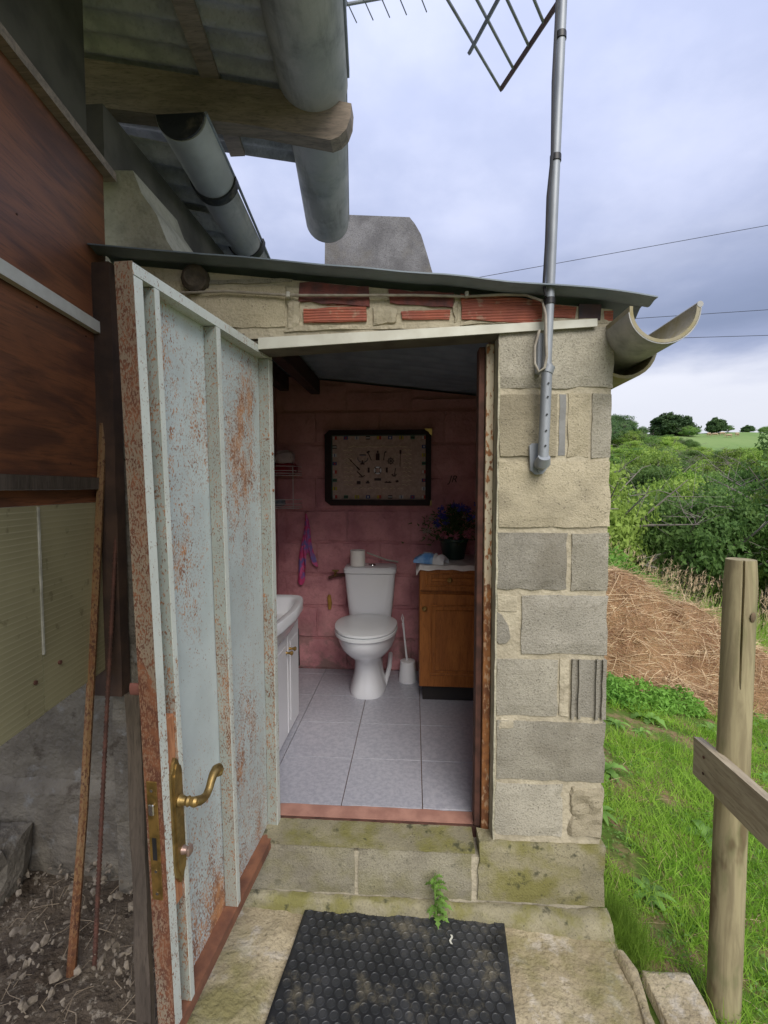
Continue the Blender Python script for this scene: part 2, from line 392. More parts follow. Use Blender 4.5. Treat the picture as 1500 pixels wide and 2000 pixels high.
class MB:
    def __init__(s): s.v = []; s.f = []; s.sm = []
    def add(s, vs, fs, smooth=False):
        k = len(s.v); s.v += [tuple(v) for v in vs]; s.f += [tuple(i + k for i in f) for f in fs]; s.sm += [smooth] * len(fs); return s
    def box(s, x0, x1, y0, y1, z0, z1):
        v = [(x, y, z) for z in (z0, z1) for y in (y0, y1) for x in (x0, x1)]
        return s.add(v, [(0, 2, 3, 1), (4, 5, 7, 6), (0, 1, 5, 4), (2, 6, 7, 3), (0, 4, 6, 2), (1, 3, 7, 5)])
    def bbox(s, x0, x1, y0, y1, z0, z1, b=.004, seg=1):
        bm = bmesh.new(); bmesh.ops.create_cube(bm, size=1)
        for v in bm.verts: v.co = ((x0 + x1) / 2 + v.co.x * (x1 - x0), (y0 + y1) / 2 + v.co.y * (y1 - y0), (z0 + z1) / 2 + v.co.z * (z1 - z0))
        b = min(b, .45 * min(x1 - x0, y1 - y0, z1 - z0))
        bmesh.ops.bevel(bm, geom=list(bm.edges), offset=b, segments=seg, affect='EDGES', profile=.5)
        return s.addbm(bm)
    def rough(s, x0, x1, y0, y1, z0, z1, b=.006, amp=.004, sc=25, cut=.035):
        """box with worn, uneven edges"""
        nx, ny, nz = [max(1, min(12, int((q - p) / cut))) for p, q in ((x0, x1), (y0, y1), (z0, z1))]
        idx = {}; vs = []; fs = []
        def V(i, j, k):
            key = (i, j, k)
            if key not in idx:
                u = [i / nx, j / ny, k / nz]; p = [x0 + u[0] * (x1 - x0), y0 + u[1] * (y1 - y0), z0 + u[2] * (z1 - z0)]
                ext = [(u[0] in (0, 1)), (u[1] in (0, 1)), (u[2] in (0, 1))]
                if sum(ext) >= 2:
                    for a, (lo, hi) in enumerate(((x0, x1), (y0, y1), (z0, z1))):
                        if ext[a]: p[a] += b * (1 if u[a] == 0 else -1) * (.25 + .75 * abs(mn.noise(Vector(p) * 40 + Vector((a * 9, 3, 7)))) * 2)
                nv = mn.noise_vector(Vector(p) * sc) * amp
                idx[key] = len(vs); vs.append((p[0] + nv.x, p[1] + nv.y, p[2] + nv.z))
            return idx[key]
        for i in range(nx):
            for j in range(ny):
                fs.append((V(i, j, 0), V(i, j + 1, 0), V(i + 1, j + 1, 0), V(i + 1, j, 0)))
                fs.append((V(i, j, nz), V(i + 1, j, nz), V(i + 1, j + 1, nz), V(i, j + 1, nz)))
        for i in range(nx):
            for k in range(nz):
                fs.append((V(i, 0, k), V(i + 1, 0, k), V(i + 1, 0, k + 1), V(i, 0, k + 1)))
                fs.append((V(i, ny, k), V(i, ny, k + 1), V(i + 1, ny, k + 1), V(i + 1, ny, k)))
        for j in range(ny):
            for k in range(nz):
                fs.append((V(0, j, k), V(0, j, k + 1), V(0, j + 1, k + 1), V(0, j + 1, k)))
                fs.append((V(nx, j, k), V(nx, j + 1, k), V(nx, j + 1, k + 1), V(nx, j, k + 1)))
        return s.add(vs, fs)
    def addbm(s, bm, smooth=False):
        bm.verts.index_update(); s.add([v.co[:] for v in bm.verts], [[v.index for v in f.verts] for f in bm.faces], smooth); bm.free(); return s
    def tube(s, pts, r, n=10, cap=True, smooth=True):
        pts = [Vector(p) for p in pts]; m = len(pts); rs = r if hasattr(r, '__len__') else [r] * m
        vs = []; up = Vector((0, 0, 1)); prev = None
        for i, p in enumerate(pts):
            d = (pts[min(i + 1, m - 1)] - pts[max(i - 1, 0)]).normalized()
            if prev is None:
                a = d.cross(up if abs(d.z) < .9 else Vector((1, 0, 0))).normalized()
            else:
                a = (prev - d * prev.dot(d)); a = a.normalized() if a.length > 1e-6 else d.orthogonal().normalized()
            prev = a; b = d.cross(a)
            for k in range(n):
                t = 2 * pi * k / n; vs.append(p + (a * cos(t) + b * sin(t)) * rs[i])
        fs = [(i * n + k, i * n + (k + 1) % n, (i + 1) * n + (k + 1) % n, (i + 1) * n + k) for i in range(m - 1) for k in range(n)]
        s.add(vs, fs, smooth)
        if cap: s.add(vs[:n], [tuple(range(n))[::-1]]); s.add(vs[-n:], [tuple(range(n))])
        return s
    def lathe(s, prof, c, n=28, sx=1, sy=1, smooth=True):
        vs = [(c[0] + r * cos(2 * pi * k / n) * sx, c[1] + r * sin(2 * pi * k / n) * sy, c[2] + z) for r, z in prof for k in range(n)]
        fs = [(i * n + k, i * n + (k + 1) % n, (i + 1) * n + (k + 1) % n, (i + 1) * n + k) for i in range(len(prof) - 1) for k in range(n)]
        return s.add(vs, fs, smooth)
    def prism(s, poly, axis, a, b):
        """poly: 2D points in the plane perpendicular to axis"""
        def P(u, v, w): return {'x': (w, u, v), 'y': (u, w, v), 'z': (u, v, w)}[axis]
        n = len(poly); vs = [P(u, v, a) for u, v in poly] + [P(u, v, b) for u, v in poly]
        return s.add(vs, [tuple(range(n))[::-1], tuple(range(n, 2 * n))] + [(i, (i + 1) % n, n + (i + 1) % n, n + i) for i in range(n)])
    def grid(s, fn, nu, nv, smooth=True, thick=None):
        vs = [Vector(fn(i / nu, j / nv)) for i in range(nu + 1) for j in range(nv + 1)]
        q = nv + 1
        fs = [(i * q + j, (i + 1) * q + j, (i + 1) * q + j + 1, i * q + j + 1) for i in range(nu) for j in range(nv)]
        if thick is None: return s.add(vs, fs, smooth)
        t = Vector(thick); N = len(vs)
        vs2 = [v + t for v in vs]
        rim = [(i * q, (i + 1) * q) for i in range(nu)] + [((i + 1) * q + nv, i * q + nv) for i in range(nu)] + [(j + 1, j) for j in range(nv)] + [(nu * q + j, nu * q + j + 1) for j in range(nv)]
        return s.add(vs + vs2, fs + [tuple(N + k for k in f[::-1]) for f in fs] + [(b, a, N + a, N + b) for a, b in rim], smooth)
    def map(s, fn): s.v = [tuple(fn(*v)) for v in s.v]; return s
    def build(s, name, mat, parent=None, label=None, centre=True, sharp=35, fix=True, mats=None):
        me = bpy.data.meshes.new(name)
        V = np.array(s.v, dtype=float)
        off = np.zeros(3)
        if centre: off = (V.min(0) + V.max(0)) / 2; off[2] = V[:, 2].min() if parent is None else off[2]; V = V - off
        me.from_pydata(V.tolist(), [], s.f)
        if fix and len(s.f) < 60000:
            bm = bmesh.new(); bm.from_mesh(me); bmesh.ops.recalc_face_normals(bm, faces=bm.faces); bm.to_mesh(me); bm.free()
        me.materials.append(MT[mat] if isinstance(mat, str) else mat)
        me.polygons.foreach_set('use_smooth', s.sm if len(s.sm) == len(me.polygons) else [False] * len(me.polygons))
        if any(s.sm) and sharp: me.set_sharp_from_angle(angle=radians(sharp))
        me.update()
        o = bpy.data.objects.new(name, me); C.objects.link(o)
        w = Vector(off)
        if parent is not None:
            o.parent = parent; o.location = w - WO.get(parent.name, Vector((0, 0, 0)))
        else: o.location = w
        WO[o.name] = w
        if label: o['label'] = label
        return o
def halfpipe(mb, p0, p1, r, t=.008, a0=180, a1=360, n=18, m=8, sag=0, rim=True):
    """half-round gutter, open at the top, from p0 to p1"""
    p0, p1 = Vector(p0), Vector(p1); d = (p1 - p0).normalized(); side = Vector((d.y, -d.x, 0)).normalized(); up = side.cross(d)
    if up.z < 0: up = -up
    vs = []; 
    for i in range(m + 1):
        c = p0.lerp(p1, i / m)
        for rr in (r, r - t):
            for k in range(n + 1):
                a = radians(a0 + (a1 - a0) * k / n); vs.append(c + side * cos(a) * rr + up * sin(a) * rr)
    q = n + 1; fs = []
    for i in range(m):
        A, B = i * 2 * q, (i + 1) * 2 * q
        for k in range(n):
            fs.append((A + k, A + k + 1, B + k + 1, B + k)); fs.append((A + q + k, B + q + k, B + q + k + 1, A + q + k + 1))
        fs.append((A, B, B + q, A + q)); fs.append((A + n, A + q + n, B + q + n, B + n))
    for i in (0, m):
        A = i * 2 * q
        for k in range(n): fs.append((A + k, A + k + 1, A + q + k + 1, A + q + k))
    mb.add(vs, fs, True)
    return side, up

# ------------------------------------------------------------------ terrain
FD = [(0, 0), (6, -.6), (10, -1.6), (16, -3.6), (24, -4.8), (36, -3.6), (60, 0), (85, 3.4), (103, 6.0), (130, 12.2), (152, 17.2), (166, 19.6), (185, 20.3), (260, 19), (600, 10), (8000, -40)]
def far_h(y):
    for (a, b), (c, d) in zip(FD, FD[1:]):
        if y < c: t = (y - a) / (c - a); return b + (d - b) * t
    return -40
def sst(a, b, x): t = max(0, min(1, (x - a) / (b - a))); return t * t * (3 - 2 * t)
def terr(x, y):
    e = max(0, x - .62)
    near = -.04 - .20 * e * sst(0, .35, e + .05) - (.03 * min(e, 1))
    near = max(near, -3.5) + .02 * mn.noise(Vector((x * 2.2, y * 2.2, 0)))
    near += .30 * math.exp(-((x - 2.3) ** 2 / 1.2 + (y - 6.3) ** 2 / .8))
    if x < .6: near = -.05
    s = sst(6.2, 11, y)
    h = near * (1 - s)
    if s > 0:
        h += s * (far_h(y) + .9 * mn.noise(Vector((x * .05, y * .05, 2))) * min(1, y / 60)
                  + (.045 * max(0, 45 - x) * sst(100, 160, y) * 0.55))
    return h
def tgrid():
    xs = sorted(set([-3000, -1200, -500, -250, -120, -60, -30, -15, -8] + [-4 + i * .5 for i in range(9)] + [.6 + i * .12 for i in range(40)] + [5.5 + i * 1.5 for i in range(30)] + [52 + 6 * i for i in range(25)] + [220, 300, 500, 1000, 3000]))
    ys = sorted(set([-3000, -800, -200, -60, -20, -8, -4, -2, -1] + [-.5 + i * .12 for i in range(64)] + [7.4 + i * .8 for i in range(30)] + [32 + 3 * i for i in range(60)] + [230, 260, 330, 450, 700, 1500, 3500, 8000]))
    mb = MB(); ny = len(ys)
    vs = [(x, y, terr(x, y)) for x in xs for y in ys]
    fs = [(i * ny + j, (i + 1) * ny + j, (i + 1) * ny + j + 1, i * ny + j + 1) for i in range(len(xs) - 1) for j in range(ny - 1)]
    mb.add(vs, fs, True)
    o = mb.build('ground', 'terrain', centre=False, sharp=None, fix=False); o['kind'] = 'structure'
tgrid()

# dirt to the left of the pad
mb = MB()
def dfn(u, v):
    x = -2.6 + u * 2.0; y = -1.2 + v * 2.85
    z = -.012 + .018 * mn.noise(Vector((x * 6, y * 6, 0))) + .012 * mn.noise(Vector((x * 17, y * 17, 3)))
    z += .05 * sst(-1.0, -1.9, x) - .03 * sst(-.75, -.60, x)
    return (x, y, z)
mb.grid(dfn, 110, 150)
mb.build('dirt_ground', 'dirt', centre=False, sharp=None)['kind'] = 'structure'
# stones and twigs lying in the dirt
mb = MB()
def stone(mb, c, r, seed):
    bm = bmesh.new(); bmesh.ops.create_icosphere(bm, subdivisions=1, radius=1)
    q = Euler((seed * 1.3, seed * 2.1, seed)).to_matrix()
    for v in bm.verts:
        n = mn.noise(v.co * 1.3 + Vector((seed, 0, 0))) * .5
        w = q @ Vector((v.co.x, v.co.y * .75, v.co.z * .5)) * r * (1 + n * 1.6); v.co = Vector(c) + w
    mb.addbm(bm)
for i in range(1500):
    x = random.uniform(-1.9, -.66); y = random.uniform(.6, 1.58)
    stone(mb, (x, y, dfn(0, 0)[2] + .004), random.choice((.003, .004, .005, .007, .009, .014)) * random.uniform(.7, 1.3), i)
o = mb.build('gravel', simple('pale_gravel', (.26, .22, .17), (.11, .09, .07), 30, .95, .4), centre=False); o['kind'] = 'stuff'
tag(o, 'loose pale stones strewn over the dirt left of the door', 'gravel')
mb = MB()
for i in range(260):
    x = random.uniform(-1.8, -.64); y = random.uniform(.7, 1.56); a = random.uniform(0, 6.3); l = random.uniform(.03, .12)
    mb.tube([(x, y, .0), (x + cos(a) * l / 2, y + sin(a) * l / 2, .015), (x + cos(a + .3) * l, y + sin(a + .3) * l, .004)], .0012, 4)
o = mb.build('dry_twigs', simple('dry_twig', (.30, .24, .17), (.18, .14, .10), 20, .9), centre=False); o['kind'] = 'stuff'
tag(o, 'dry twigs and grass stalks scattered over the dirt', 'twigs')
mb = MB(); mb.rough(-1.72, -1.38, 1.40, 1.56, -.03, .21, .03, .022, 7, .05)
o = mb.build('rock', 'lowwall'); tag(o, 'large squared grey rock lying against the foot of the low wall', 'rock')

# cement pad in front of the step
mb = MB()
def pfn(u, v):
    y = -.6 + v * 2.12; x = -.63 + u * (1.28 + .03 * mn.noise(Vector((y * 5, 2, 0)))) + (1 - u) * .02 * mn.noise(Vector((y * 7, 0, 0)))
    z = .0 + .006 * mn.noise(Vector((x * 9, y * 9, 0))) + .004 * mn.noise(Vector((x * 30, y * 30, 0)))
    z -= .05 * sst(.03, 0, u) + .03 * sst(.985, 1, u)
    z += .010 * sst(-.40, -.43, x)
    return (x, y, z)
mb.grid(pfn, 110, 170, thick=(0, 0, -.12))
mb.build('cement_pad', 'pad', centre=False, sharp=None)['kind'] = 'structure'
mb = MB()
def p2(u, v):
    y = .2 + v * 1.2; x = .685 + u * (.15 - .02 * sin(v * 9) * .3) + .02 * v * (1 - u) * 0
    z = -.012 + .006 * mn.noise(Vector((x * 12, y * 12, 5))) - .05 * sst(.93, 1, u) - .04 * sst(.97, 1, v)
    return (x + .02 * (v - 1) * -1 * 0, y, z)
mb.grid(p2, 24, 90, thick=(0, 0, -.15))
mb.build('cement_side_slab', 'pad', centre=False, sharp=None)['kind'] = 'structure'
mb = MB()
pts = [(.632 + .012 * sin(i * 1.1) + (.03 * sst(1.3, .9, 1.40 - i * .055)), 1.40 - i * .055, .0 + .004 * sin(i * 2.3)) for i in range(22)]
mb.tube(pts, [.017 + .005 * sin(i * 1.7) for i in range(22)], 10)
mb.map(lambda x, y, z: (x, y, z * .8 + .003 * mn.noise(Vector((x * 60, y * 60, z * 60)))))
mb.build('cement_ridge', 'pad', centre=False)['kind'] = 'structure'

# ------------------------------------------------------------------ the outhouse
OH = thing('outhouse', 'small unplastered concrete block outhouse with rusty steel door standing open', 'outhouse', (0, 1.5, 0))
def roofz(x): return 2.052 - .115 * x      # underside of the sheet's valleys
XL, XR = -1.04, .615
# mortar cores (set back, blocks stand proud of them)
mb = MB()
mb.box(.266, XR - .006, 1.507, 1.69, .0, 1.935)                     # pillar right of the door
mb.box(XR - .15, XR - .006, 1.69, 2.96, .0, 1.935)                  # right wall
mb.prism([(1.515, 1.9), (3.11, 1.9), (3.11, 1.975), (1.515, 1.975)], 'x', XR - .14, XR - .01)
mb.box(-.69, .266, 1.507, 1.672, .0, .2)
mb.prism([(XL + .01, 1.9), (XR - .008, 1.937), (XR - .008, roofz(XR) - .004), (XL + .01, roofz(XL) - .004)], 'y', 1.508, 1.60)   # header
mb.prism([(1.69, .0), (3.0, .0), (3.0, 2.13), (1.69, 2.13)], 'x', XL + .006, XL + .14)
mb.build('wall_core', 'mortar', OH)
mb = MB(); mb.prism([(XL, 0), (XR - .004, 0), (XR - .004, roofz(XR) - .004), (XL, roofz(XL) - .004)], 'y', 2.99, 3.12)
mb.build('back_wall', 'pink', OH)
mb = MB(); mb.box(XL + .006, -.535, 1.507, 1.69, .2, 1.9); mb.box(XL + .006, -.692, 1.507, 1.69, .0, .2); mb.build('wall_core', 'lowwall', OH)
# inner linings painted pink
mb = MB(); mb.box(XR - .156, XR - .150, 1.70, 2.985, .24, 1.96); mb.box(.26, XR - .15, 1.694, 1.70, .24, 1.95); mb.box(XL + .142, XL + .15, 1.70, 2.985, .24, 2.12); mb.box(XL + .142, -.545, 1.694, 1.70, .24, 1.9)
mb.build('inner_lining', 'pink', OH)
def blk(x0, x1, z0, z1, mat='block', y0=1.5, y1=1.56, jit=.0015, **k):
    m = MB(); m.rough(x0 - .002, x1 + .002, y0 + random.uniform(-jit, jit), y1, z0 - .0015, z1 + .002, .0065, .0024, 30); return m.build('block', mat, OH, **k)
# pillar courses (top to bottom)
blk(.263, .615, 1.737, 1.925)
blk(.266, .445, 1.527, 1.722, 'block_cream'); blk(.478, .545, 1.525, 1.722, 'block_cream'); blk(.552, .613, 1.523, 1.722, 'block')
m = MB(); m.rough(.452, .474, 1.5035, 1.54, 1.53, 1.722, .002, .003); m.build('mortar_seam', simple('grey_cement_smear', (.27, .27, .265), (.22, .22, .215), 20, .8, .3), OH)
blk(.266, .614, 1.303, 1.513, 'block_cream')
blk(.264, .487, 1.102, 1.287, 'block_dark'); blk(.499, .615, 1.102, 1.287)
blk(.345, .616, .893, 1.088, 'block_dark')
m = MB(); m.prism([(.268, .935), (.268, 1.03), (.283, 1.02), (.305, .985), (.312, .945), (.300, .928), (.275, .925)], 'y', 1.502, 1.53); m.build('block', 'block_dark', OH)
blk(.268, .465, .688, .878, 'block')
m = MB()      # hollow ended block seen end on: two ribs and a recessed web
m.rough(.505, .616, 1.504, 1.55, .688, .880, .003, .0012)
for a, b in ((.505, .517), (.526, .538), (.580, .591), (.600, .616)): m.rough(a, b, 1.494, 1.53, .685, .882, .003, .002)

m.build('block', 'block_dark', OH)
blk(.272, .618, .473, .672, 'block')
blk(.268, .490, .282, .462, 'block')
m = MB(); m.rough(.505, .620, 1.499, 1.53, .285, .462, .012, .010, 30, .012); m.build('block', 'block_cream', OH)
# step course under the door and foot of the pillar
blk(-.66, -.196, .052, .228, 'block_step'); blk(-.186, .196, .050, .226, 'block_step'); blk(.216, .626, .058, .265, 'block_moss', y0=1.494)
blk(-1.03, -.67, .05, .25, 'lowwall')
m = MB()      # uneven mortar footing that spreads out below the blocks
def foot(u, v):
    x = -.70 + u * 1.335
    w = .035 + .03 * sst(.15, .6, x) + .010 * mn.noise(Vector((x * 14, 0, 0))); h = .046 + .012 * mn.noise(Vector((x * 9, 4, 0)))
    a = v * pi / 2
    return (x, 1.503 - w * sin(a) ** .6 - .004 * mn.noise(Vector((x * 40, v * 5, 0))), -.045 + (h + .045) * cos(a) ** .6 + .004 * mn.noise(Vector((x * 50, v * 6, 3))))
m.grid(foot, 120, 12)
m.build('footing', 'block_moss', OH)
# cement ledge over the step and the painted sill
m = MB(); m.grid(lambda u, v: (-.545 + u * .75, 1.498 + v * .104, .229 + .009 * v + .003 * mn.noise(Vector((u * 30, v * 4, 0)))), 60, 8, thick=(0, 0, -.012)); m.build('step_ledge', 'block_moss', OH)
m = MB(); m.rough(-.50, .235, 1.606, 1.672, .20, .243, .004, .002); m.build('sill', simple('worn_pink_sill', (.47, .25, .19), (.34, .17, .13), 14, .8, .3), OH)
m = MB(); m.box(-.50, .235, 1.596, 1.6055, .20, .240); m.build('sill_edge', 'rust_brown', OH)
# left part of the front, right side and left side walls: plain courses
for r in range(8):
    z = .262 + .21 * r
    xs = [XL, -.80, -.545] if r % 2 else [XL, -.545]
    if r < 8:
        for a, b in zip(xs, xs[1:]): blk(a + .004, b - .004, z, min(z + .197, 1.93), 'lowwall')
    ys = [1.575] + [1.70 + .35 * k + (.18 if r % 2 else 0) for k in range(4)] + [3.11]
    for a, b in zip(ys, ys[1:]):
        m = MB(); m.rough(XR - .05, XR, a + .006, b - .006, z, min(z + .197, 1.935), .006, .0025, 30, .08); m.build('block', random.choice(('block', 'block_dark')), OH)
for a, b in ((1.575, 2.0), (2.0, 2.5), (2.5, 3.11)):
    m = MB(); m.rough(XR - .05, XR + .008, a + .006, b - .006, .05, .25, .006, .0025, 30, .08); m.build('block', 'block_moss', OH)
# smooth render on the left cheek of the pillar
m = MB(); m.grid(lambda u, v: (.2625 + .003 * mn.noise(Vector((v * 30, u * 3, 0))), 1.503 + u * .085, .24 + v * 1.68), 3, 60, thick=(.006, 0, 0)); m.build('door_reveal', 'render', OH)
# header: sandy block, red bricks, mortar smears
blk(-.73, -.415, 1.945, 2.075, 'block_cream', y0=1.499); blk(-1.03, -.745, 1.96, 2.10, 'block_cream')
blk(-.70, -.39, 2.083, 2.10, 'block')
MT['maroon'] = simple('dark_maroon_brick', (.20, .06, .05), (.11, .05, .05), 30, .85, .5)
def brick(x0, x1, z0, z1, y0=1.502, z0b=None, z1b=None, mat='brick'):
    m = MB(); m.rough(x0, x1, y0, 1.54, z0, z1, .006, .003, 30)
    s = (0 if z1b is None else (z1b - z1) / (x1 - x0))
    m.map(lambda x, y, z: (x, y, z + (x - x0) * s)); return m.build('brick', mat, OH)
brick(-.358, -.150, 1.953, 2.004, 1.494)
brick(-.372, -.140, 2.020, 2.088, 1.497, z1b=2.066, mat='maroon')
brick(-.355, -.16, 2.006, 2.016, 1.505)
brick(-.045, .115, 1.955, 1.990, 1.498, z1b=1.99)
brick(-.085, .125, 2.008, 2.058, 1.498, z1b=2.040, mat='maroon')
brick(.140, .395, 1.955, 2.036, 1.495, z1b=2.012)
brick(.410, .500, 1.957, 2.000, 1.501, z1b=1.990)
m = MB(); m.rough(.503, .575, 1.503, 1.54, 1.945, 1.995, .004, .004); m.build('brick', simple('tarred_brick', (.05, .04, .05), (.09, .05, .05), 20, .8, .3), OH)
brick(.578, .612, 1.94, 1.975, 1.503)
for (x0, x1, z0, z1) in ((-.41, -.365, 1.94, 2.07), (-.135, -.055, 1.945, 2.005), (-.42, .14, 1.928, 1.948), (.12, .14, 1.95, 2.04), (.14, .56, 1.938, 1.954)):
    m = MB(); m.rough(x0, x1, 1.4985, 1.53, z0, z1, .006, .006, 28, .015); m.build('mortar_patch', 'mortar', OH)
for q in ((.2665, .335, 1.5015, 1.53, 1.03, 1.088, .008, .004), (.468, .500, 1.5012, 1.53, .69, .88, .003, .003, 30, .012), (.27, .34, 1.5012, 1.53, .63, .685, .01, .005, 30, .015)):
    m = MB(); m.rough(*q); m.build('mortar_patch', 'mortar', OH)
m = MB(); m.tube([(-.705, 1.53, 2.10), (-.705, 1.484, 2.10), (-.703, 1.478, 2.10)], [.045, .043, .03], 12); m.build('log_end', simple('dark_log', (.05, .04, .03), (.09, .07, .05), 40, .95, .6), OH)
# white steel lintel strip (an angle) over the opening
m = MB()
vs = []
for x, zt, zb in ((-.50, 1.908, 1.872), (.556, 1.944, 1.921)):
    for y in (1.488, 1.494):
        vs += [(x, y, zb), (x, y, zt)]
m.add(vs, [(0, 1, 5, 4), (2, 6, 7, 3), (1, 3, 7, 5), (0, 4, 6, 2), (0, 2, 3, 1), (4, 5, 7, 6)])
m.build('lintel_strip', 'white_paint', OH)
m = MB(); vs = []
for x, z in ((-.53, 1.868), (.262, 1.905)):
    for y in (1.495, 1.575):
        vs += [(x, y, z), (x, y, z + .03)]
m.add(vs, [(0, 1, 5, 4), (2, 6, 7, 3), (1, 3, 7, 5), (0, 4, 6, 2), (0, 2, 3, 1), (4, 5, 7, 6)]); m.build('lintel', simple('dark_lintel_wood', (.12, .105, .075), (.07, .06, .045), 12, .9, .4), OH)
# steel door frame
m = MB(); m.bbox(.236, .261, 1.572, 1.612, .225, 1.90, .002); m.build('door_jamb', 'rust_jamb', OH)
m = MB(); m.bbox(.214, .234, 1.590, 1.650, .245, 1.895, .002); m.build('jamb_stop', 'rust_brown', OH)
m = MB(); m.bbox(-.533, -.508, 1.572, 1.612, .225, 1.862, .002); m.build('door_jamb', 'rust_jamb', OH)
# painted course blocks on the back wall inside
for r in range(9):
    z = .24 + .0 + .21 * r; off = -.22 if r % 2 else -.02
    for k in range(-3, 3):
        a, b = max(-.89, off + .41 * k), min(.455, off + .41 * (k + 1))
        if b - a < .06: continue
        zt = min(z + .20, roofz(b) - .02)
        if zt - z < .04: continue
        m = MB(); m.rough(a + .003, b - .003, 2.972 + random.uniform(-.002, .003), 2.992, z + .003, zt, .007, .004, 22, .05)
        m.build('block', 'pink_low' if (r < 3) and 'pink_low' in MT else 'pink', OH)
# rafters inside, running back to the wall
for xa, w in ((-.60, .06), (-.80, .06)):
    m = MB(); m.bbox(xa - w, xa, 1.70, 2.968, roofz(xa) - .10, roofz(xa) - .003, .004); m.build('rafter', simple('dark_rafter', (.035, .022, .018), (.06, .03, .022), 12, .9, .4), OH)
# corrugated roof sheets
def corr(mb, x0, x1, y0, y1, zf, wl=.1, amp=.018, n=None, along='x', thick=.004, ph=0):
    nw = int((y1 - y0) / wl * 8)
    def f(u, v):
        x = x0 + u * (x1 - x0); y = y0 + v * (y1 - y0)
        a_ = amp * (.35 + .65 * sst(y0, y0 + .18, y)); return (x, y, zf(x, y) + amp + a_ * cos(2 * pi * (y - y0) / wl + ph) - .006 * sst(y0 + .03, y0, y))
    mb.grid(f, n or 2, nw, thick=(0, 0, thick))
m = MB(); corr(m, -1.02, .702, 1.425, 3.24, lambda x, y: roofz(x) + .006 * mn.noise(Vector((x * 5, y * .6, 0))) - .10 * max(0, x - .62), .098, .016, 28)
m.build('roof_sheet', 'galv_roof', OH)
# floor: slab, grout bed and tiles
m = MB(); m.box(XL + .15, XR - .157, 1.674, 2.985, .10, .2335); m.build('floor_slab', 'grout', OH)
tm = MB(); tm.bbox(-.1503, .1503, -.1503, .1503, -.003, .0035, .0006)
t0 = None
for i in range(-3, 3):
    for j in range(5):
        x0, y0 = .035 + .304 * i, 1.674 + .304 * j - .0
        x1, y1 = min(x0 + .304, XR - .16), min(y0 + .304, 2.975)
        x0 = max(x0, XL + .152)
        if x1 - x0 < .03 or y1 - y0 < .03: continue
        if abs(x1 - x0 - .304) < .001 and abs(y1 - y0 - .304) < .001:
            if t0 is None: t0 = tm.build('tile', 'tile', OH, centre=False); o = t0
            else: o = t0.copy(); C.objects.link(o)
            o.location = Vector(((x0 + x1) / 2, (y0 + y1) / 2 - 1.5, .2365)); o.rotation_euler = (random.uniform(-.002, .002), random.uniform(-.002, .002), 0)
        else:
            m = MB(); m.bbox(x0 + .0015, x1 - .0015, y0 + .0015, y1 - .0015, .2335, .240, .0015); m.build('tile', 'tile', OH)

# ------------------------------------------------------------------ the open steel door (own frame: x along the door, y towards the visible face)
DW = .66
hinge = Vector((-.478, 1.592, 0)); dd = Vector((-.520, .932, 0)) - hinge
def twist(x, y, z): return (x, y - (x / DW) * max(0, (z - .2) / 1.69) * .053 + (1 - x / DW) * -max(0, (z - .2) / 1.69) * .010, z)
def dmb(): return MB()
m = dmb(); m.grid(lambda u, v: (.004 + u * (DW - .008), -.036 + .0015 * mn.noise(Vector((u * 3, v * 6, 0))), .2 + v * 1.69), 8, 24, thick=(0, -.003, 0)); m.map(twist)
DR = m.build('door', 'rust_light', OH, label='pale grey-blue steel door covered in orange rust specks', centre=False)
DR.location = hinge - WO['outhouse']; DR.rotation_euler.z = atan2(dd.y, dd.x); WO[DR.name] = Vector((0, 0, 0))
def dpart(name, mat, *boxes, b=.0015, label=None, cut=12):
    m = MB()
    for bx in boxes:
        x0, x1, y0, y1, z0, z1 = bx
        k = MB(); k.bbox(*bx, b)
        m.v, m.f, m.sm = m.v, m.f, m.sm; m.add(k.v, k.f)
    m.map(twist); return m.build(name, mat, DR, label=label)
def tallbox(x0, x1, y0, y1, z0, z1, n=10):
    m = MB(); 
    vs = []; 
    for i in range(n + 1):
        z = z0 + (z1 - z0) * i / n; vs += [(x0, y0, z), (x1, y0, z), (x1, y1, z), (x0, y1, z)]
    fs = [(i * 4 + k, i * 4 + (k + 1) % 4, i * 4 + 4 + (k + 1) % 4, i * 4 + 4 + k) for i in range(n) for k in range(4)] + [(3, 2, 1, 0), (4 * n, 4 * n + 1, 4 * n + 2, 4 * n + 3)]
    return m.add(vs, fs)
for nm, mt, (a, b) in (('stile', 'rust_rail', (.632, .658)), ('mullion', 'rust_mid', (.582, .598)), ('mullion', 'rust_mid', (.332, .352)), ('stile', 'rust_mid', (.0, .030))):
    # face flange (light paint) and web behind it
    tallbox(a, b, -.0345, -.0005, .232, 1.862).map(twist).build(nm, mt, DR)
    if nm == 'mullion' or a == 0: tallbox(a + .0003, b, .0, .0016, .2325, 1.8615).map(twist).build('face_strip', 'rust_rail', DR)
tallbox(.6585, .6605, -.040, -.0008, .2, 1.89).map(twist).build('edge_plate', 'rust_heavy', DR)
m = MB(); m.grid(lambda u, v: (u * .66, -.0375 + v * .0375, 1.864), 8, 1, thick=(0, 0, .024)); m.map(twist); m.build('top_rail', 'rust_rail', DR)
m = MB(); m.grid(lambda u, v: (u * .655, -.0375 + v * .0375, .2), 8, 1, thick=(0, 0, .030)); m.map(twist); m.build('bottom_rail', 'rust_full', DR)
dpart('lock_block', 'raw_wood', (.5985, .6315, -.034, -.004, .49, .92), b=.002)
dpart('lock_plate', 'brass_dull', (.661, .6635, -.034, -.010, .535, .80), b=.001)
m = MB(); m.bbox(.662, .6695, -.029, -.016, .727, .752, .002); m.map(twist); m.build('latch', 'chrome', DR)
m = MB()
for z in (.55, .60, .78): m.tube([(.6625, -.022, z), (.6645, -.022, z)], .0035, 8)
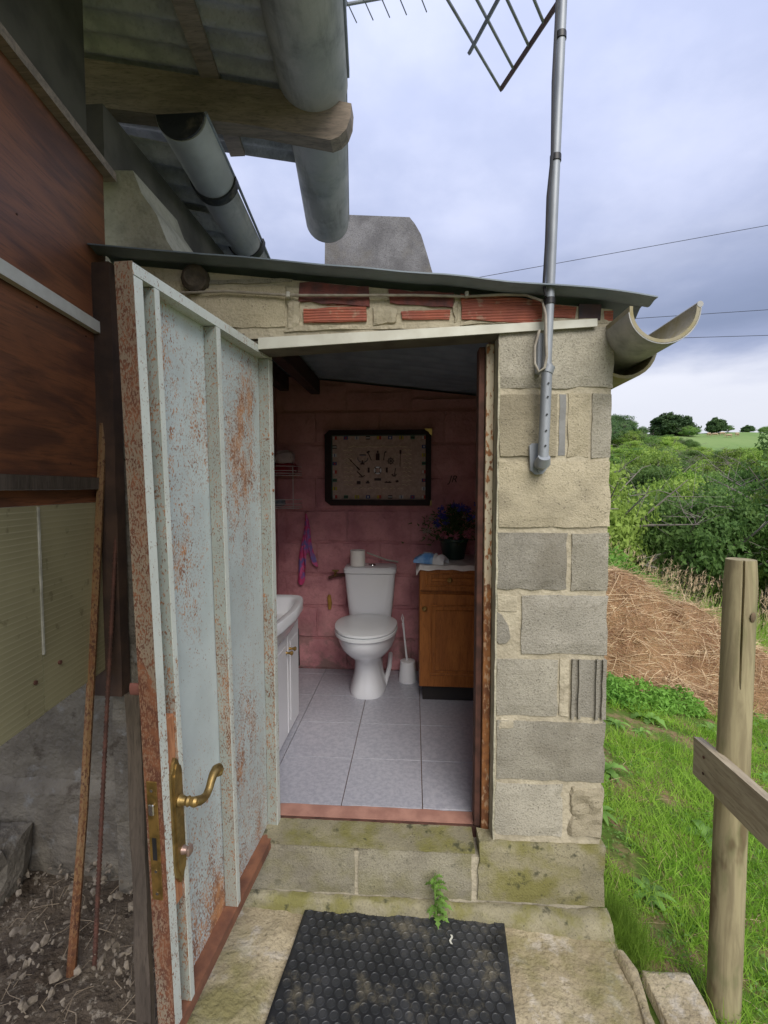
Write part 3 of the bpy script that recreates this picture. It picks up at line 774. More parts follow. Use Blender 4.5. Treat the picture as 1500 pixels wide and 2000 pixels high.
m.map(twist); m.build('screw', 'chrome', DR)
m = MB(); m.box(.6636, .6640, -.027, -.017, .625, .675); m.map(twist); m.build('keyhole_slot', 'soft_black', DR)
m = MB()      # scalloped long back plate
prof = [(0, .825), (.008, .815), (.013, .802), (.018, .798), (.021, .785), (.021, .575), (.018, .560), (.012, .553), (.006, .540), (0, .535)]
poly = [(.613 + a, z) for a, z in prof] + [(.613 - a, z) for a, z in prof[::-1][1:-1]]
m.prism(poly, 'y', -.003, .004); m.prism([(.613 + (a - .613) * .6, .68 + (z - .68) * .9) for a, z in poly], 'y', .004, .0065)
m.map(twist); m.build('handle_plate', 'brass', DR)
m = MB()
ax = [(.613, .004, .727), (.613, .020, .727)]
m.tube([(.613, .006, .727), (.613, .010, .727), (.613, .018, .727), (.613, .024, .727), (.613, .030, .727), (.613, .036, .727)], [.013, .015, .012, .010, .013, .009], 14)
m.tube([(.613, .034, .727), (.613, .046, .727), (.613, .052, .727)], [.010, .013, .010], 14)
LV = [(.617, .046, .729), (.603, .050, .724), (.590, .052, .720), (.574, .053, .720), (.560, .053, .727), (.548, .053, .740), (.535, .053, .751), (.520, .053, .756), (.507, .053, .752), (.501, .053, .743), (.507, .053, .735), (.516, .053, .738)]
m.tube(LV,
       [.010, .012, .0105, .009, .009, .0095, .0105, .011, .011, .010, .0085, .006][:len(LV)], 12)
m.map(lambda x, y, z: (.613 + (x - .613) * .88, y, .727 + (z - .727) * .9)); m.map(twist); m.build('door_handle', 'brass', DR)
m = MB(); m.tube([(.607, .006, .607), (.607, .02, .607)], [.010, .007], 12); m.bbox(.597, .617, .018, .027, .597, .617, .004, 2); m.map(twist)
m.build('thumb_turn', simple('pinkish_metal', (.45, .32, .28), (.36, .25, .22), 20, .35, 0, .7), DR)
m = MB(); m.tube([(.64, -.044, .99), (.64, -.075, .99)], .0135, 14); m.map(lambda x, y, z: (.640 + (x - .640) * .3, y, z))
m.bbox(.636, .640, -.070, -.036, .977, 1.003, .002); m.map(twist); m.build('hasp', simple('red_primer', (.20, .075, .06), (.12, .05, .04), 20, .7, .3), DR)
m = MB()
for z in (1.545, 1.42): m.tube([(.014, .001, z), (.014, .005, z)], [.006, .004], 8)
m.map(twist); m.build('rivet', 'rust_full', DR)

# ------------------------------------------------------------------ right gutter, mast, cables
gt = thing('roof_gutter', 'broken half-round cement gutter sticking out beyond the right end of the roof', 'gutter', (.69, 1.35, 1.83))
m = MB(); s_, u_ = halfpipe(m, (.684, 1.352, 1.922), (.665, 3.2, 1.90), .094, .009, 176, 366, 22, 6)
m.build('channel', 'gutter_in', gt)
m = MB(); m.tube([(.7775, 1.352, 1.930), (.76, 3.2, 1.908)], .0085, 12); m.build('rim', 'gutter', gt)
m = MB(); halfpipe(m, (.684, 1.3515, 1.9215), (.665, 3.2, 1.8995), .0975, .003, 186, 366, 22, 6); m.build('outer_shell', 'gutter', gt)
m = MB(); halfpipe(m, (.655, 1.52, 1.868), (.64, 1.75, 1.86), .10, .01, 180, 360, 14, 2); m.build('joint_collar', 'gutter_in', gt)

ms = thing('antenna_mast', 'galvanised pole bolted to the front of the block pillar and carrying an aerial', 'mast', (.39, 1.44, 1.48))
m = MB(); m.tube([(.391, 1.452, 1.505), (.398, 1.452, 1.800)], .0160, 16); m.build('lower_tube', 'galv', ms)
m = MB(); m.tube([(.397, 1.452, 1.775), (.404, 1.452, 1.795)], .0185, 16); m.build('sleeve', 'galv', ms)
m = MB(); m.tube([(.397, 1.452, 1.78), (.412, 1.452, 2.40), (.424, 1.452, 2.9), (.445, 1.452, 4.1)], .0135, 16); m.build('upper_tube', 'galv', ms)
m = MB()
hexp = [(.358, 1.56), (.366, 1.567), (.402, 1.567), (.412, 1.558), (.414, 1.49), (.400, 1.472), (.378, 1.470), (.362, 1.484)]
m.prism(hexp, 'y', 1.486, 1.499); m.build('base_plate', 'galv', ms)
m = MB(); m.tube([(.391, 1.487, 1.505), (.391, 1.470, 1.505), (.391, 1.452, 1.507), (.391, 1.440, 1.522)], [.020, .022, .023, .018], 14); m.build('elbow', 'galv', ms)
m = MB(); m.tube([(.390, 1.486, 1.483), (.390, 1.478, 1.483)], .007, 6); m.tube([(.404, 1.486, 1.552), (.404, 1.478, 1.552)], .006, 6); m.build('bolt', 'galv', ms)
m = MB()
for z in (1.555, 1.600, 1.648, 1.700, 1.740): m.tube([(.394 + (z - 1.6) * .03, 1.4345, z), (.394 + (z - 1.6) * .03, 1.4325, z)], .003, 8)
m.build('bolt_hole', 'soft_black', ms)
m = MB(); m.bbox(.372, .392, 1.47, 1.498, 1.78, 1.90, .004); m.build('wall_bracket', 'galv', ms)
for z in (1.985, 2.395, 2.735):
    m = MB(); x = .397 + (z - 1.78) * .0235; m.tube([(x, 1.452, z - .009), (x, 1.452, z + .009)], .0162, 14); m.build('cable_tie', 'soft_black', ms)
m = MB(); m.tube([(.388, 1.440, 1.995), (.381, 1.44, 2.03), (.386, 1.44, 2.15), (.388, 1.44, 2.28), (.398, 1.44, 2.395), (.397, 1.44, 2.6), (.402, 1.44, 2.75), (.415, 1.44, 3.2), (.43, 1.44, 4.0)], .0045, 8)
o = m.build('coaxial_cable', 'soft_black'); tag(o, 'thin black cable taped along the left side of the pole', 'cable')
m = MB(); m.tube([(-.90, 1.49, 2.02), (-.75, 1.488, 2.055), (-.60, 1.488, 2.056), (-.40, 1.488, 2.038), (-.22, 1.488, 2.033), (0, 1.488, 2.028), (.16, 1.488, 2.020), (.27, 1.486, 2.022), (.34, 1.480, 2.016), (.384, 1.462, 1.990),
    (.388, 1.440, 1.94), (.389, 1.436, 1.87), (.392, 1.436, 1.82), (.386, 1.436, 1.785), (.370, 1.438, 1.775), (.358, 1.44, 1.80), (.358, 1.442, 1.85), (.372, 1.446, 1.90)], .0042, 8)
o = m.build('white_cable', 'cable_grey'); tag(o, 'pale cable clipped along the brick header and hanging in a loop by the pole', 'cable')
for x in (-.40, .16):
    m = MB(); m.bbox(x - .006, x + .006, 1.480, 1.498, 2.018 if x > 0 else 2.030, 2.034 if x > 0 else 2.048, .002); o = m.build('cable_clip', 'cable_white')
    tag(o, 'small white clip holding the cable ' + ('above the right part of the door opening' if x > 0 else 'at the edge of the sandy block'), 'clip')

ant = thing('grid_antenna', 'flat lattice of thin bars of a television aerial beside the pole', 'antenna', (.42, 1.5, 3.1))
A, B = Vector((.11, 1.70, 3.10)), Vector((.357, 2.077, 3.10)); Cc = Vector((.491, 1.748, 3.11)); D_ = (A - B)
for k, q in enumerate((0, .27, .55, .80, 1.05, 1.3)):
    p = B.lerp(Cc, q); m = MB(); m.tube([p, p + D_ * (1.9)], .0055, 8); m.build('bar', 'galv', ant)
m = MB(); p = B + (Cc - B) * 1.35; m.tube([B, p], .011, 4); m.build('cross_rail', simple('brown_slat', (.16, .10, .10), (.11, .075, .08), 9, .7), ant)
p0 = Vector((.204, 1.89, 3.10)); m = MB(); m.tube([p0 - Vector((0, 0, .012)), p0 + (Cc - B) * 1.3 - Vector((0, 0, .012))], .008, 4); m.build('cross_rail', 'galv', ant)
m = MB(); m.tube([(.43, 1.452, 3.112), (.40, 1.62, 3.112)], .010, 8); m.build('mast_arm', 'galv', ant)
yg = thing('yagi_antenna', 'distant comb-shaped aerial at the top edge beside the big gutter', 'antenna', (-.4, 3.12, 4.5))
m = MB(); m.tube([(-.64, 3.13, 4.50), (.3, 3.03, 4.5)], .010, 8); m.build('boom', 'galv', yg)
for k, x in enumerate((-.60, -.53, -.41, -.30, -.19, -.08, .05)):
    m = MB(); m.tube([(x - .05, 3.02, 4.5), (x + .02, 3.25 - .01 * k, 4.5)], .004, 6); m.build('element', 'galv', yg)
m = MB(); m.tube([(.25, 3.04, 2.4), (.27, 3.04, 4.55)], .015, 10); m.map(lambda x, y, z: (x - 1.9, y + .6, z)); m.tube([(-1.64, 3.64, 4.5), (-.6, 3.13, 4.5)], .012, 8); m.build('support_arm', 'galv', yg)

# ------------------------------------------------------------------ the shed on the left
SH = thing('shed', 'tall old shed with brown plywood wall and overhanging corrugated roof', 'shed', (-1.0, 1.0, 0))
def wx(y): return -1.024 - (y - 1.5) * .1256      # wall plane x at depth y
def wallbox(y0, y1, z0, z1, out, t=.02):
    """slab lying along the slanting wall plane, its face 'out' metres proud of it"""
    m = MB(); n = max(1, int((y1 - y0) / .25)); vs = []
    for i in range(n + 1):
        y = y0 + (y1 - y0) * i / n; x = wx(y) + out; vs += [(x - t, y, z0), (x, y, z0), (x, y, z1), (x - t, y, z1)]
    fs = [(i * 4 + k, i * 4 + 4 + k, i * 4 + 4 + (k + 1) % 4, i * 4 + (k + 1) % 4) for i in range(n) for k in range(4)] + [(0, 1, 2, 3), (4 * n + 3, 4 * n + 2, 4 * n + 1, 4 * n)]
    return m.add(vs, fs)
wallbox(-1.6, 1.53, 1.462, 2.455, 0).build('plywood_panel', 'ply', SH)
wallbox(-1.6, 1.53, 1.383, 1.423, -.002).build('plywood_strip', 'ply', SH)
m = wallbox(-1.6, 1.53, 1.918, 1.953, .022); m.build('white_batten', 'white_paint', SH)
wallbox(.99, 1.50, 1.424, 1.461, .016, .03).build('grey_rail', 'grey_wood', SH)
wallbox(-1.6, .985, 1.424, 1.461, .014, .03).build('grey_rail', 'grey_wood', SH)
wallbox(-1.6, 1.56, 2.455, 2.482, .03, .05).build('top_batten', 'beam', SH)
wallbox(1.147, 1.452, .832, 1.382, .004, .012).build('ribbed_sheet', 'poly', SH)
wallbox(-.2, 1.141, .832, 1.382, .006, .012).build('ribbed_sheet', 'poly', SH)
m = MB()
for y, z in ((1.146, 1.0), ): m.box(wx(y) + .004, wx(y) + .009, y - .003, y + .003, .99, 1.38)
m.build('sheet_seam', simple('grey_seam', (.50, .49, .42), (.30, .29, .24), 30, .5), SH)
m = MB()
for y, z in ((1.11, .93), (1.21, .945)): m.tube([(wx(y) + .005, y, z), (wx(y) + .010, y, z)], .006, 8)
m.build('rusty_nail', 'rust_brown', SH)
for yy, zz in ((1.18, 1.90), (1.40, 1.895), (1.12, 2.10), (1.47, 2.20), (1.3, 1.50), (1.45, 1.66)):
    m = MB(); m.tube([(wx(yy) + .0005, yy, zz), (wx(yy) + .0015, yy, zz)], .003, 8); m.build('nail_head', 'rust_brown', SH)
# upper masonry, back from the plywood
wallbox(-1.6, 1.545, 2.483, 3.32, -.06, .10).build('upper_wall', simple('dim_masonry', (.12, .11, .09), (.07, .065, .055), 6, .95, .5), SH)
m = MB(); m.box(-1.60, -1.075, 1.61, 4.2, .0, 2.75); m.build('rear_wall', simple('dim_render', (.14, .13, .11), (.08, .075, .065), 6, .95, .5), SH)
m = MB(); m.rough(-1.075, -.955, 1.44, 1.49, .74, 2.14, .004, .004, 10, .08); m.build('gap_shade_strip', simple('gap_shade_brown', (.075, .042, .028), (.04, .024, .018), 10, .9, .4), SH)  # added dark strip, stands in for the shade between plywood and door
# low front-facing foundation wall with a rough lower ledge
m = MB(); m.box(-3.0, -1.046, 1.605, 1.80, -.1, 1.45); m.build('foundation_wall', 'lowwall', SH)
m = MB(); m.grid(lambda u, v: (-3.0 + u * 1.95, 1.604 - .035 * min(1, (1 - v) * 12) + .012 * mn.noise(Vector((u * 22, v * 3, 0))) + .006 * mn.noise(Vector((u * 60, v * 12, 0))), -.08 + v * (.425 + .012 * mn.noise(Vector((u * 25, 1, 0))))), 150, 24)
m.build('foundation_ledge', 'lowwall', SH)
# corbel stone at the junction above the outhouse roof
m = MB(); m.prism([(-1.068, 2.20), (-1.068, 2.512), (-.958, 2.506), (-.93, 2.43), (-.88, 2.36), (-.845, 2.27), (-.80, 2.20)], 'y', 1.585, 1.88)
bm_ = m.build('corbel', 'render', SH)
# upper roof: beam, sheets
def ez(x): return 2.985 - .104 * (x + .376)        # underside height at the given x
BY = 1.9
beam_poly = [(-1.62, ez(-1.62) - .205), (-.62, ez(-.62) - .172), (-.335, 2.797), (-.300, 2.812), (-.272, 2.842), (-.256, 2.885), (-.252, 2.940), (-.34, 2.952), (-.62, ez(-.62) - .02), (-1.62, ez(-1.62) - .02)]
m = MB(); m.prism(beam_poly, 'y', 1.885, 1.955); m.map(lambda x, y, z: (x, y + (x + .4) * .126, z)); m.build('roof_beam', 'beam', SH)
m = MB(); m.prism(beam_poly, 'y', .1, .17); m.map(lambda x, y, z: (x, y + (x + .4) * .126, z)); m.build('roof_beam', 'beam', SH)
for xx in (-.80,):
    m = MB(); m.box(xx - .035, xx + .035, -1.6, 2.26, ez(xx) - .022, ez(xx) + .0); m.map(lambda x, y, z: (x - (y - 1.9) * .1256, y, z)); m.build('purlin', 'beam', SH)
def corr2(mb, xa, xb, y0, y1, zf, wl, amp, n=6, thick=.006):
    """sheet whose corrugations run across the wall direction"""
    nw = int((y1 - y0) / wl * 10)
    def f(u, v):
        y = y0 + v * (y1 - y0); x = xa + u * (xb - xa)
        return (x - (y - 1.9) * .1256, y + (x + .4) * .126, zf(x) + amp + amp * cos(2 * pi * (y - y0) / wl))
    mb.grid(f, n, nw, thick=(0, 0, thick))
m = MB(); corr2(m, -1.9, -.44, -.1, 2.33, ez, .092, .015); m.build('roof_sheet', 'fibre', SH)
m = MB(); corr2(m, -1.9, -.44, -1.7, .0, lambda x: ez(x) + .012, .092, .015); m.build('roof_sheet', 'fibre', SH)
m = MB(); halfpipe(m, (-.10, -1.3, 3.035), (-.405, 1.92, 3.035), .136, .010, 180, 360, 26, 10); m.build('eaves_gutter', 'gutter', SH)
m = MB(); halfpipe(m, (-.400, 1.90, 3.028), (-.525, 2.86, 3.028), .128, .010, 180, 360, 26, 6)
c = Vector((-.525, 2.86, 3.028))
m.prism([(c.x + .125 * cos(a), c.z + .125 * sin(a)) for a in [pi + pi * k / 14 for k in range(15)]], 'y', 2.852, 2.862); m.build('eaves_gutter', 'gutter', SH)
m = MB(); m.bbox(-.267, -.258, -1.3, 1.9, 3.03, 3.065, .002); m.map(lambda x, y, z: (x - (y - 1.9) * .095, y, z)); m.build('gutter_lip', 'galv', SH)
m = MB(); m.bbox(-.276, -.268, 1.905, 2.86, 3.02, 3.05, .002); m.map(lambda x, y, z: (x - (y - 1.9) * .13, y, z)); m.build('gutter_lip', 'galv', SH)
# lower roof beyond, with the small gutter
def ez2(x): return 2.79 - .16 * (x + .92)
m = MB(); corr2(m, -2.0, -.93, 2.02, 4.2, ez2, .13, .022); m.build('lower_roof_sheet', 'fibre', SH)
m = MB(); corr2(m, -2.0, -.90, 2.40, 4.4, lambda x: ez2(x) - .055, .13, .022); m.build('lower_roof_sheet', 'fibre', SH)
m = MB(); halfpipe(m, (-.872, 1.76, 2.815), (-.905, 2.14, 2.815), .094, .007, 180, 360, 20, 3)
gc = MB(); gc.prism([(-.872 + .092 * cos(a), 2.815 + .092 * sin(a)) for a in [pi + pi * k / 14 for k in range(15)]], 'y', 1.750, 1.758); gc.build('gutter_shade_cap', 'rubber', SH); m.build('small_gutter', simple('pale_zinc', (.54, .55, .53), (.44, .45, .44), 9, .5, .1), SH)  # black cap stands in for the shade in the open gutter end
m = MB(); halfpipe(m, (-.905, 2.10, 2.812), (-.985, 3.05, 2.80), .088, .007, 180, 360, 20, 6); m.build('small_gutter', 'gutter', SH)
for y in (2.10, 2.62):
    m = MB(); halfpipe(m, (-.902 - (y - 2.1) * .085, y, 2.815), (-.906 - (y - 2.1) * .085, y + .045, 2.815), .103, .010, 178, 362, 20, 1); m.build('gutter_collar', 'rubber', SH)
m = MB(); m.tube([(-.777, 1.76, 2.818), (-.81, 2.14, 2.818), (-.893, 3.05, 2.80)], .007, 8); m.build('gutter_bead', 'galv', SH)

# chimney-like slab behind the roof
m = MB(); m.prism([(-0.604, 2.403), (-0.59, 3.202), (-0.565, 3.224), (-0.036, 3.185), (0.0, 3.14), (0.039, 3.073), (0.078, 2.95), (0.115, 2.827), (0.134, 2.403)], 'y', 3.13, 3.32)

o = m.build('concrete_chimney', m_block('weathered_chimney', (.19, .185, .19), (.30, .295, .30), .7), label=None)
tag(o, 'rough grey concrete chimney block rising behind the low roof', 'chimney')

# leaning things by the door
m = MB(); m.tube([(-1.003, 1.235, .0), (-.996, 1.30, .45), (-1.0, 1.39, 1.1), (-1.0, 1.478, 1.86)], [.0135, .0125, .012, .011], 7, smooth=False)
o = m.build('rusty_bar', m_rustpaint('flaking_rust_bar', (.22, .13, .06), .47, .6, .6, ra=(.07, .028, .018), rb=(.17, .07, .03))); tag(o, 'long rusty flat bar leaning against the shed wall', 'metal bar')
m = MB(); pts = [(-.945, 1.255, .0), (-.953, 1.31, .35), (-.962, 1.38, .8), (-.968, 1.455, 1.30)]
m.tube(pts, .0055, 8)
for k in range(90):
    t = k / 90 * 3; i = min(2, int(t)); p = Vector(pts[i]).lerp(Vector(pts[i + 1]), t - i); m.tube([p, p + Vector((0, .0003, .004))], .0072, 8)
o = m.build('ribbed_rod', 'rust_brown'); tag(o, 'thin dark ribbed steel rod leaning beside the rusty bar', 'rod')
m = MB(); m.rough(-.022, .022, -.012, .012, 0, .90, .004, .003, 12, .04); m.map(lambda x, y, z: (-.692 + x - z * .035, 1.10 + y + z * .045, z - .0))
o = m.build('weathered_plank', 'grey_wood'); tag(o, 'narrow weathered grey plank propped up behind the open door', 'plank')

# rubber mat
a_ = radians(-4.7)
mt = thing('door_mat', 'black rubber mat with raised round studs lying before the step', 'mat', (-.028, 1.51, .012), None, a_); WO[mt.name] = Vector((0, 0, 0))
def matz(x, y): return .008 * sst(.26, .33, abs(x)) * (.5 + mn.noise(Vector((y * 6, x * 3, 0)))) + .004 * mn.noise(Vector((x * 7, y * 7, 0)))
m = MB(); m.grid(lambda u, v: (-.328 + .656 * u, -1.2 * v, matz(-.328 + .656 * u, -1.2 * v)), 60, 90, thick=(0, 0, -.008))
m.build('base', 'rubber', mt, centre=False, sharp=None)
m = MB()
sp = .0308; n = 12
prof = [(.0132, .0), (.0128, .0026), (.0114, .0028), (.0100, .0014), (.0, .0010)]
for i in range(21):
    for j in range(27):
        cx_, cy_ = -.308 + i * sp + (sp / 2 if j % 2 else 0), -.022 - j * sp * .9
        if cx_ > .315: continue
        z = matz(cx_, cy_) - .0006
        vs = [(cx_ + r * cos(2 * pi * k / n), cy_ + r * sin(2 * pi * k / n), z + h) for r, h in prof[:-1] for k in range(n)] + [(cx_, cy_, z + prof[-1][1])]
        fs = [(q * n + k, q * n + (k + 1) % n, (q + 1) * n + (k + 1) % n, (q + 1) * n + k) for q in range(3) for k in range(n)] + [(3 * n + k, 3 * n + (k + 1) % n, 4 * n) for k in range(n)]
        m.add(vs, fs, True)
o = m.build('stud', m_mat('worn_rubber_studs', (.026, .028, .030), (.050, .052, .055)), mt, centre=False, sharp=30, fix=False); o['kind'] = 'stuff'
m = MB(); m.grid(lambda u, v: (.157 + .006 * (u - .5) + .003 * sin(v * 7), -.085 - v * .030, .0052), 2, 6, thick=(0, 0, -.001)); m.build('white_splash', 'white_paint', mt)

# ------------------------------------------------------------------ inside: toilet
TX, TB = -.268, 2.965
tl = thing('toilet', 'white close-coupled toilet with its lid down against the back wall', 'toilet', (TX, 2.7, .24))
def sect(mb, rings, n=36):
    """rings: (z, cx, y_front, y_back, halfwidth, squareness)"""
    vs = []
    for z, yf, yb, hw, sq in rings:
        cy_ = (yf + yb) / 2; hy = (yb - yf) / 2
        for k in range(n):
            a = 2 * pi * k / n; c_, s_ = cos(a), sin(a); e = 2 / (2 + sq)
            bx = abs(c_) ** e * (1 if c_ > 0 else -1); by = abs(s_) ** e * (1 if s_ > 0 else -1)
            w = hw * (1 + .10 * by * (1 if sq < 1 else 0))
            vs.append((TX + bx * w, cy_ + by * hy, z))
    fs = [(i * n + k, i * n + (k + 1) % n, (i + 1) * n + (k + 1) % n, (i + 1) * n + k) for i in range(len(rings) - 1) for k in range(n)]
    fs += [tuple(range(n))[::-1], tuple(range((len(rings) - 1) * n, len(rings) * n))]
    return mb.add(vs, fs, True)
m = MB(); sect(m, [(.24, 2.545, 2.86, .105, .9), (.262, 2.542, 2.86, .106, .8), (.30, 2.56, 2.85, .094, .6), (.36, 2.575, 2.85, .082, .5), (.42, 2.565, 2.87, .080, .4), (.455, 2.535, 2.88, .092, .3), (.49, 2.47, 2.89, .125, .2),
    (.53, 2.41, 2.90, .150, .2), (.57, 2.375, 2.91, .163, .2), (.605, 2.36, 2.92, .168, .2), (.622, 2.36, 2.92, .169, .2)]); m.build('bowl', 'porcelain', tl)
m = MB(); sect(m, [(.624, 2.350, 2.78, .171, .25), (.628, 2.343, 2.785, .175, .25), (.642, 2.343, 2.785, .175, .25), (.646, 2.350, 2.78, .171, .25)]); m.build('seat_ring', 'seat', tl)
m = MB(); sect(m, [(.649, 2.352, 2.775, .169, .25), (.653, 2.344, 2.78, .174, .25), (.664, 2.346, 2.78, .173, .25), (.670, 2.37, 2.76, .155, .25), (.673, 2.45, 2.70, .10, .2)]); m.build('lid', 'seat', tl)
m = MB(); sect(m, [(.615, 2.80, 2.96, .128, 2.5), (.66, 2.79, 2.962, .134, 3), (.78, 2.782, 2.963, .146, 4), (.905, 2.778, 2.964, .156, 5)]); m.build('cistern', 'porcelain', tl)
m = MB(); sect(m, [(.907, 2.772, 2.966, .158, 5), (.912, 2.768, 2.968, .162, 5), (.935, 2.768, 2.968, .162, 5), (.945, 2.776, 2.962, .155, 4), (.949, 2.81, 2.94, .12, 3)]); m.build('cistern_lid', 'porcelain', tl)
m = MB(); m.lathe([(.0, .012), (.018, .011), (.022, .006), (.023, 0)], (TX + .01, 2.86, .947), 20); m.build('flush_button', 'chrome', tl)
m = MB(); m.tube([(TX + .095, 2.72, .25), (TX + .12, 2.80, .33), (TX + .12, 2.95, .36)], .014, 8); m.build('side_pipe', 'porcelain', tl)
o = None
m = MB(); m.lathe([(.018, .0), (.046, .0), (.046, .095), (.018, .095), (.018, .0)], (-.345, 2.83, .950), 26)
o = m.build('toilet_roll', simple('roll_paper', (.78, .76, .72), (.72, .70, .66), 20, .95, .1)); tag(o, 'upright white paper roll standing on the cistern', 'toilet roll')
m = MB(); m.tube([(-.345 + .05, 2.90, 1.02), (-.24, 2.93, .995), (-.17, 2.945, .968), (-.10, 2.955, .955)], .005, 8)
o = m.build('flexible_hose', 'cable_white'); tag(o, 'thin pale hose running down behind the cistern lid', 'hose')
# valve and pipe on the wall
vt = thing('stop_valve', 'old brass stop tap on a short pipe left of the cistern', 'tap', (-.5, 2.95, .86))
m = MB(); m.tube([(-.41, 2.94, .872), (-.50, 2.945, .865), (-.548, 2.945, .848)], [.010, .011, .009], 10); m.build('pipe', 'rust_brown', vt)
m = MB(); m.tube([(-.505, 2.935, .868), (-.498, 2.92, .895)], .010, 10); m.bbox(-.520, -.478, 2.912, 2.926, .895, .906, .003); m.build('tap_handle', 'brass', vt)
m = MB(); m.tube([(-.545, 2.962, .64), (-.543, 2.958, .68), (-.548, 2.958, .72), (-.545, 2.960, .735)], [.010, .014, .013, .008], 8)
o = m.build('foam_plug', simple('yellow_foam', (.42, .24, .05), (.30, .17, .04), 30, .95, .5)); tag(o, 'blob of yellow foam on the pink wall left of the toilet', 'foam')
# brush
br = thing('toilet_brush', 'white toilet brush standing in its round holder beside the toilet', 'toilet brush', (-.03, 2.82, .24))
m = MB(); m.lathe([(.0, 0), (.056, 0), (.057, .01), (.047, .10), (.046, .125), (.040, .127), (.018, .13), (0, .13)], (-.036, 2.82, .24), 26); m.build('holder', 'vanity', br)
m = MB(); m.tube([(-.040, 2.82, .36), (-.050, 2.82, .45), (-.060, 2.82, .55), (-.066, 2.82, .60)], [.006, .006, .006, .0075], 8)
m.tube([(-.066, 2.82, .60), (-.074, 2.82, .63), (-.070, 2.82, .655), (-.062, 2.82, .63), (-.064, 2.82, .60)], .003, 6); m.build('handle', 'vanity', br)

# vanity with washbasin
vn = thing('vanity_unit', 'white washbasin cabinet with panelled doors behind the steel door', 'vanity', (-.78, 2.05, .24))
m = MB(); m.bbox(-.885, -.607, 1.76, 2.315, .26, .80, .003); m.build('carcass', 'vanity', vn)
m = MB(); m.box(-.88, -.62, 1.78, 2.31, .24, .26); m.build('plinth', 'vanity', vn)
for k, (a, b) in enumerate(((1.80, 2.112), (2.118, 2.318))):
    m = MB(); m.bbox(-.606, -.590, a, b, .262, .765, .003); dr = m.build('cabinet_door', 'vanity', vn)
    m = MB(); m.bbox(-.5895, -.5865, a + .035, b - .035, .31, .70, .0028); m.build('raised_panel', 'vanity', dr)
    ky = 2.085 if k == 0 else 2.145
    m = MB(); m.tube([(-.590, ky, .665), (-.580, ky, .665), (-.572, ky, .665), (-.562, ky, .665), (-.556, ky, .665)], [.008, .005, .006, .011, .006], 12); m.build('knob', 'brass_dull', dr)
m = MB()
def basin_pt(u, v):
    return None
out = []; inn = []
nb = 40
def rim(t, k):   # superellipse outline of the basin seen from above
    a = 2 * pi * t; e = .30
    c_, s_ = cos(a), sin(a)
    x = abs(c_) ** e * (1 if c_ > 0 else -1); y = abs(s_) ** e * (1 if s_ > 0 else -1)
    cx0, hx, cy0, hy = -.725, .165, 2.04, .305
    bow = .03 * (1 - (y) ** 2) if x > 0 else 0
    return (cx0 + x * hx * k + (bow * k), cy0 + y * hy * k)
rings = [(.99, .828), (1.0, .835), (1.0, .872), (.985, .878), (.86, .878), (.80, .868), (.70, .80), (.4, .75), (.05, .745)]
under = [(.80, .76), (.88, .79), (.97, .825)]
vs = []
for k, z in under + rings:
    for i in range(nb): x, y = rim(i / nb, k); vs.append((x, y, z))
R = len(under + rings)
fs = [(r * nb + i, r * nb + (i + 1) % nb, (r + 1) * nb + (i + 1) % nb, (r + 1) * nb + i) for r in range(R - 1) for i in range(nb)]
m.add(vs, fs, True); m.build('washbasin', 'porcelain', vn, sharp=50)

m = MB(); m.bbox(-.63, -.60, 2.345, 2.36, .50, .70, .004)
m.map(lambda x, y, z: (x + .008 * sin(z * 40), y, z)); o = m.build('black_cloth', 'dark'); tag(o, 'dark cloth hanging off the far side of the washbasin cabinet', 'cloth')
m = MB(); m.tube([(-.63, 2.345, .70), (-.63, 2.31, .70)], .004, 6); o = m.build('cloth_hook', 'chrome'); tag(o, 'small hook on the cabinet side holding the dark cloth', 'hook')

# kitchen-style cabinet
kb = thing('wooden_cabinet', 'honey brown wooden cupboard with one drawer and one door at the right', 'cabinet', (.25, 2.75, .24))
m = MB(); m.box(.050, .448, 2.57, 2.955, .24, .322); m.build('plinth', 'dark', kb)
m = MB(); m.bbox(.031, .448, 2.552, 2.965, .322, 1.0, .003); m.build('carcass', 'honey', kb)
m = MB(); m.bbox(.033, .446, 2.532, 2.551, .330, .848, .003); cd = m.build('cabinet_door', 'honey', kb)
def frame_panel(x0, x1, y, z0, z1, par):
    m = MB()
    for a, b, c_, d in ((x0, x1, z1 - .012, z1), (x0, x1, z0, z0 + .012), (x0, x0 + .012, z0 + .012, z1 - .012), (x1 - .012, x1, z0 + .012, z1 - .012)): m.bbox(a, b, y - .006, y + .002, c_, d, .003)
    m.build('moulding', 'honey', par)
    m = MB(); m.bbox(x0 + .03, x1 - .03, y - .007, y + .001, z0 + .03, z1 - .03, .006); m.build('raised_panel', 'honey', par)
frame_panel(.088, .392, 2.532, .395, .790, cd)
m = MB(); m.lathe([(.0, .006), (.006, .008), (.013, .004), (.015, 0)], (0, 0, 0), 16); m.map(lambda x, y, z: (.060 + x, 2.530 - z, .765 + y)); m.build('knob', 'brass_dull', cd)
m = MB(); m.bbox(.033, .446, 2.532, 2.551, .866, .985, .003); cd = m.build('drawer_front', 'honey', kb)
frame_panel(.065, .415, 2.532, .888, .966, cd)
m = MB(); m.lathe([(.0, .006), (.006, .008), (.013, .004), (.015, 0)], (0, 0, 0), 16); m.map(lambda x, y, z: (.195 + x, 2.522 - z, .927 + y)); m.build('knob', 'brass_dull', cd)
m = MB(); m.grid(lambda u, v: (.012 + u * .444, 2.515 + v * .45, 1.006 + .002 * sin(u * 31 + v * 5) - (.020 * sst(.03, 0, v) + .03 * sst(.05, 0, u)) * (1 + .15 * sin(u * 13))), 60, 30, thick=(0, 0, -.003))
o = m.build('table_runner', 'cloth_w'); tag(o, 'white cloth spread over the top of the wooden cupboard', 'cloth')
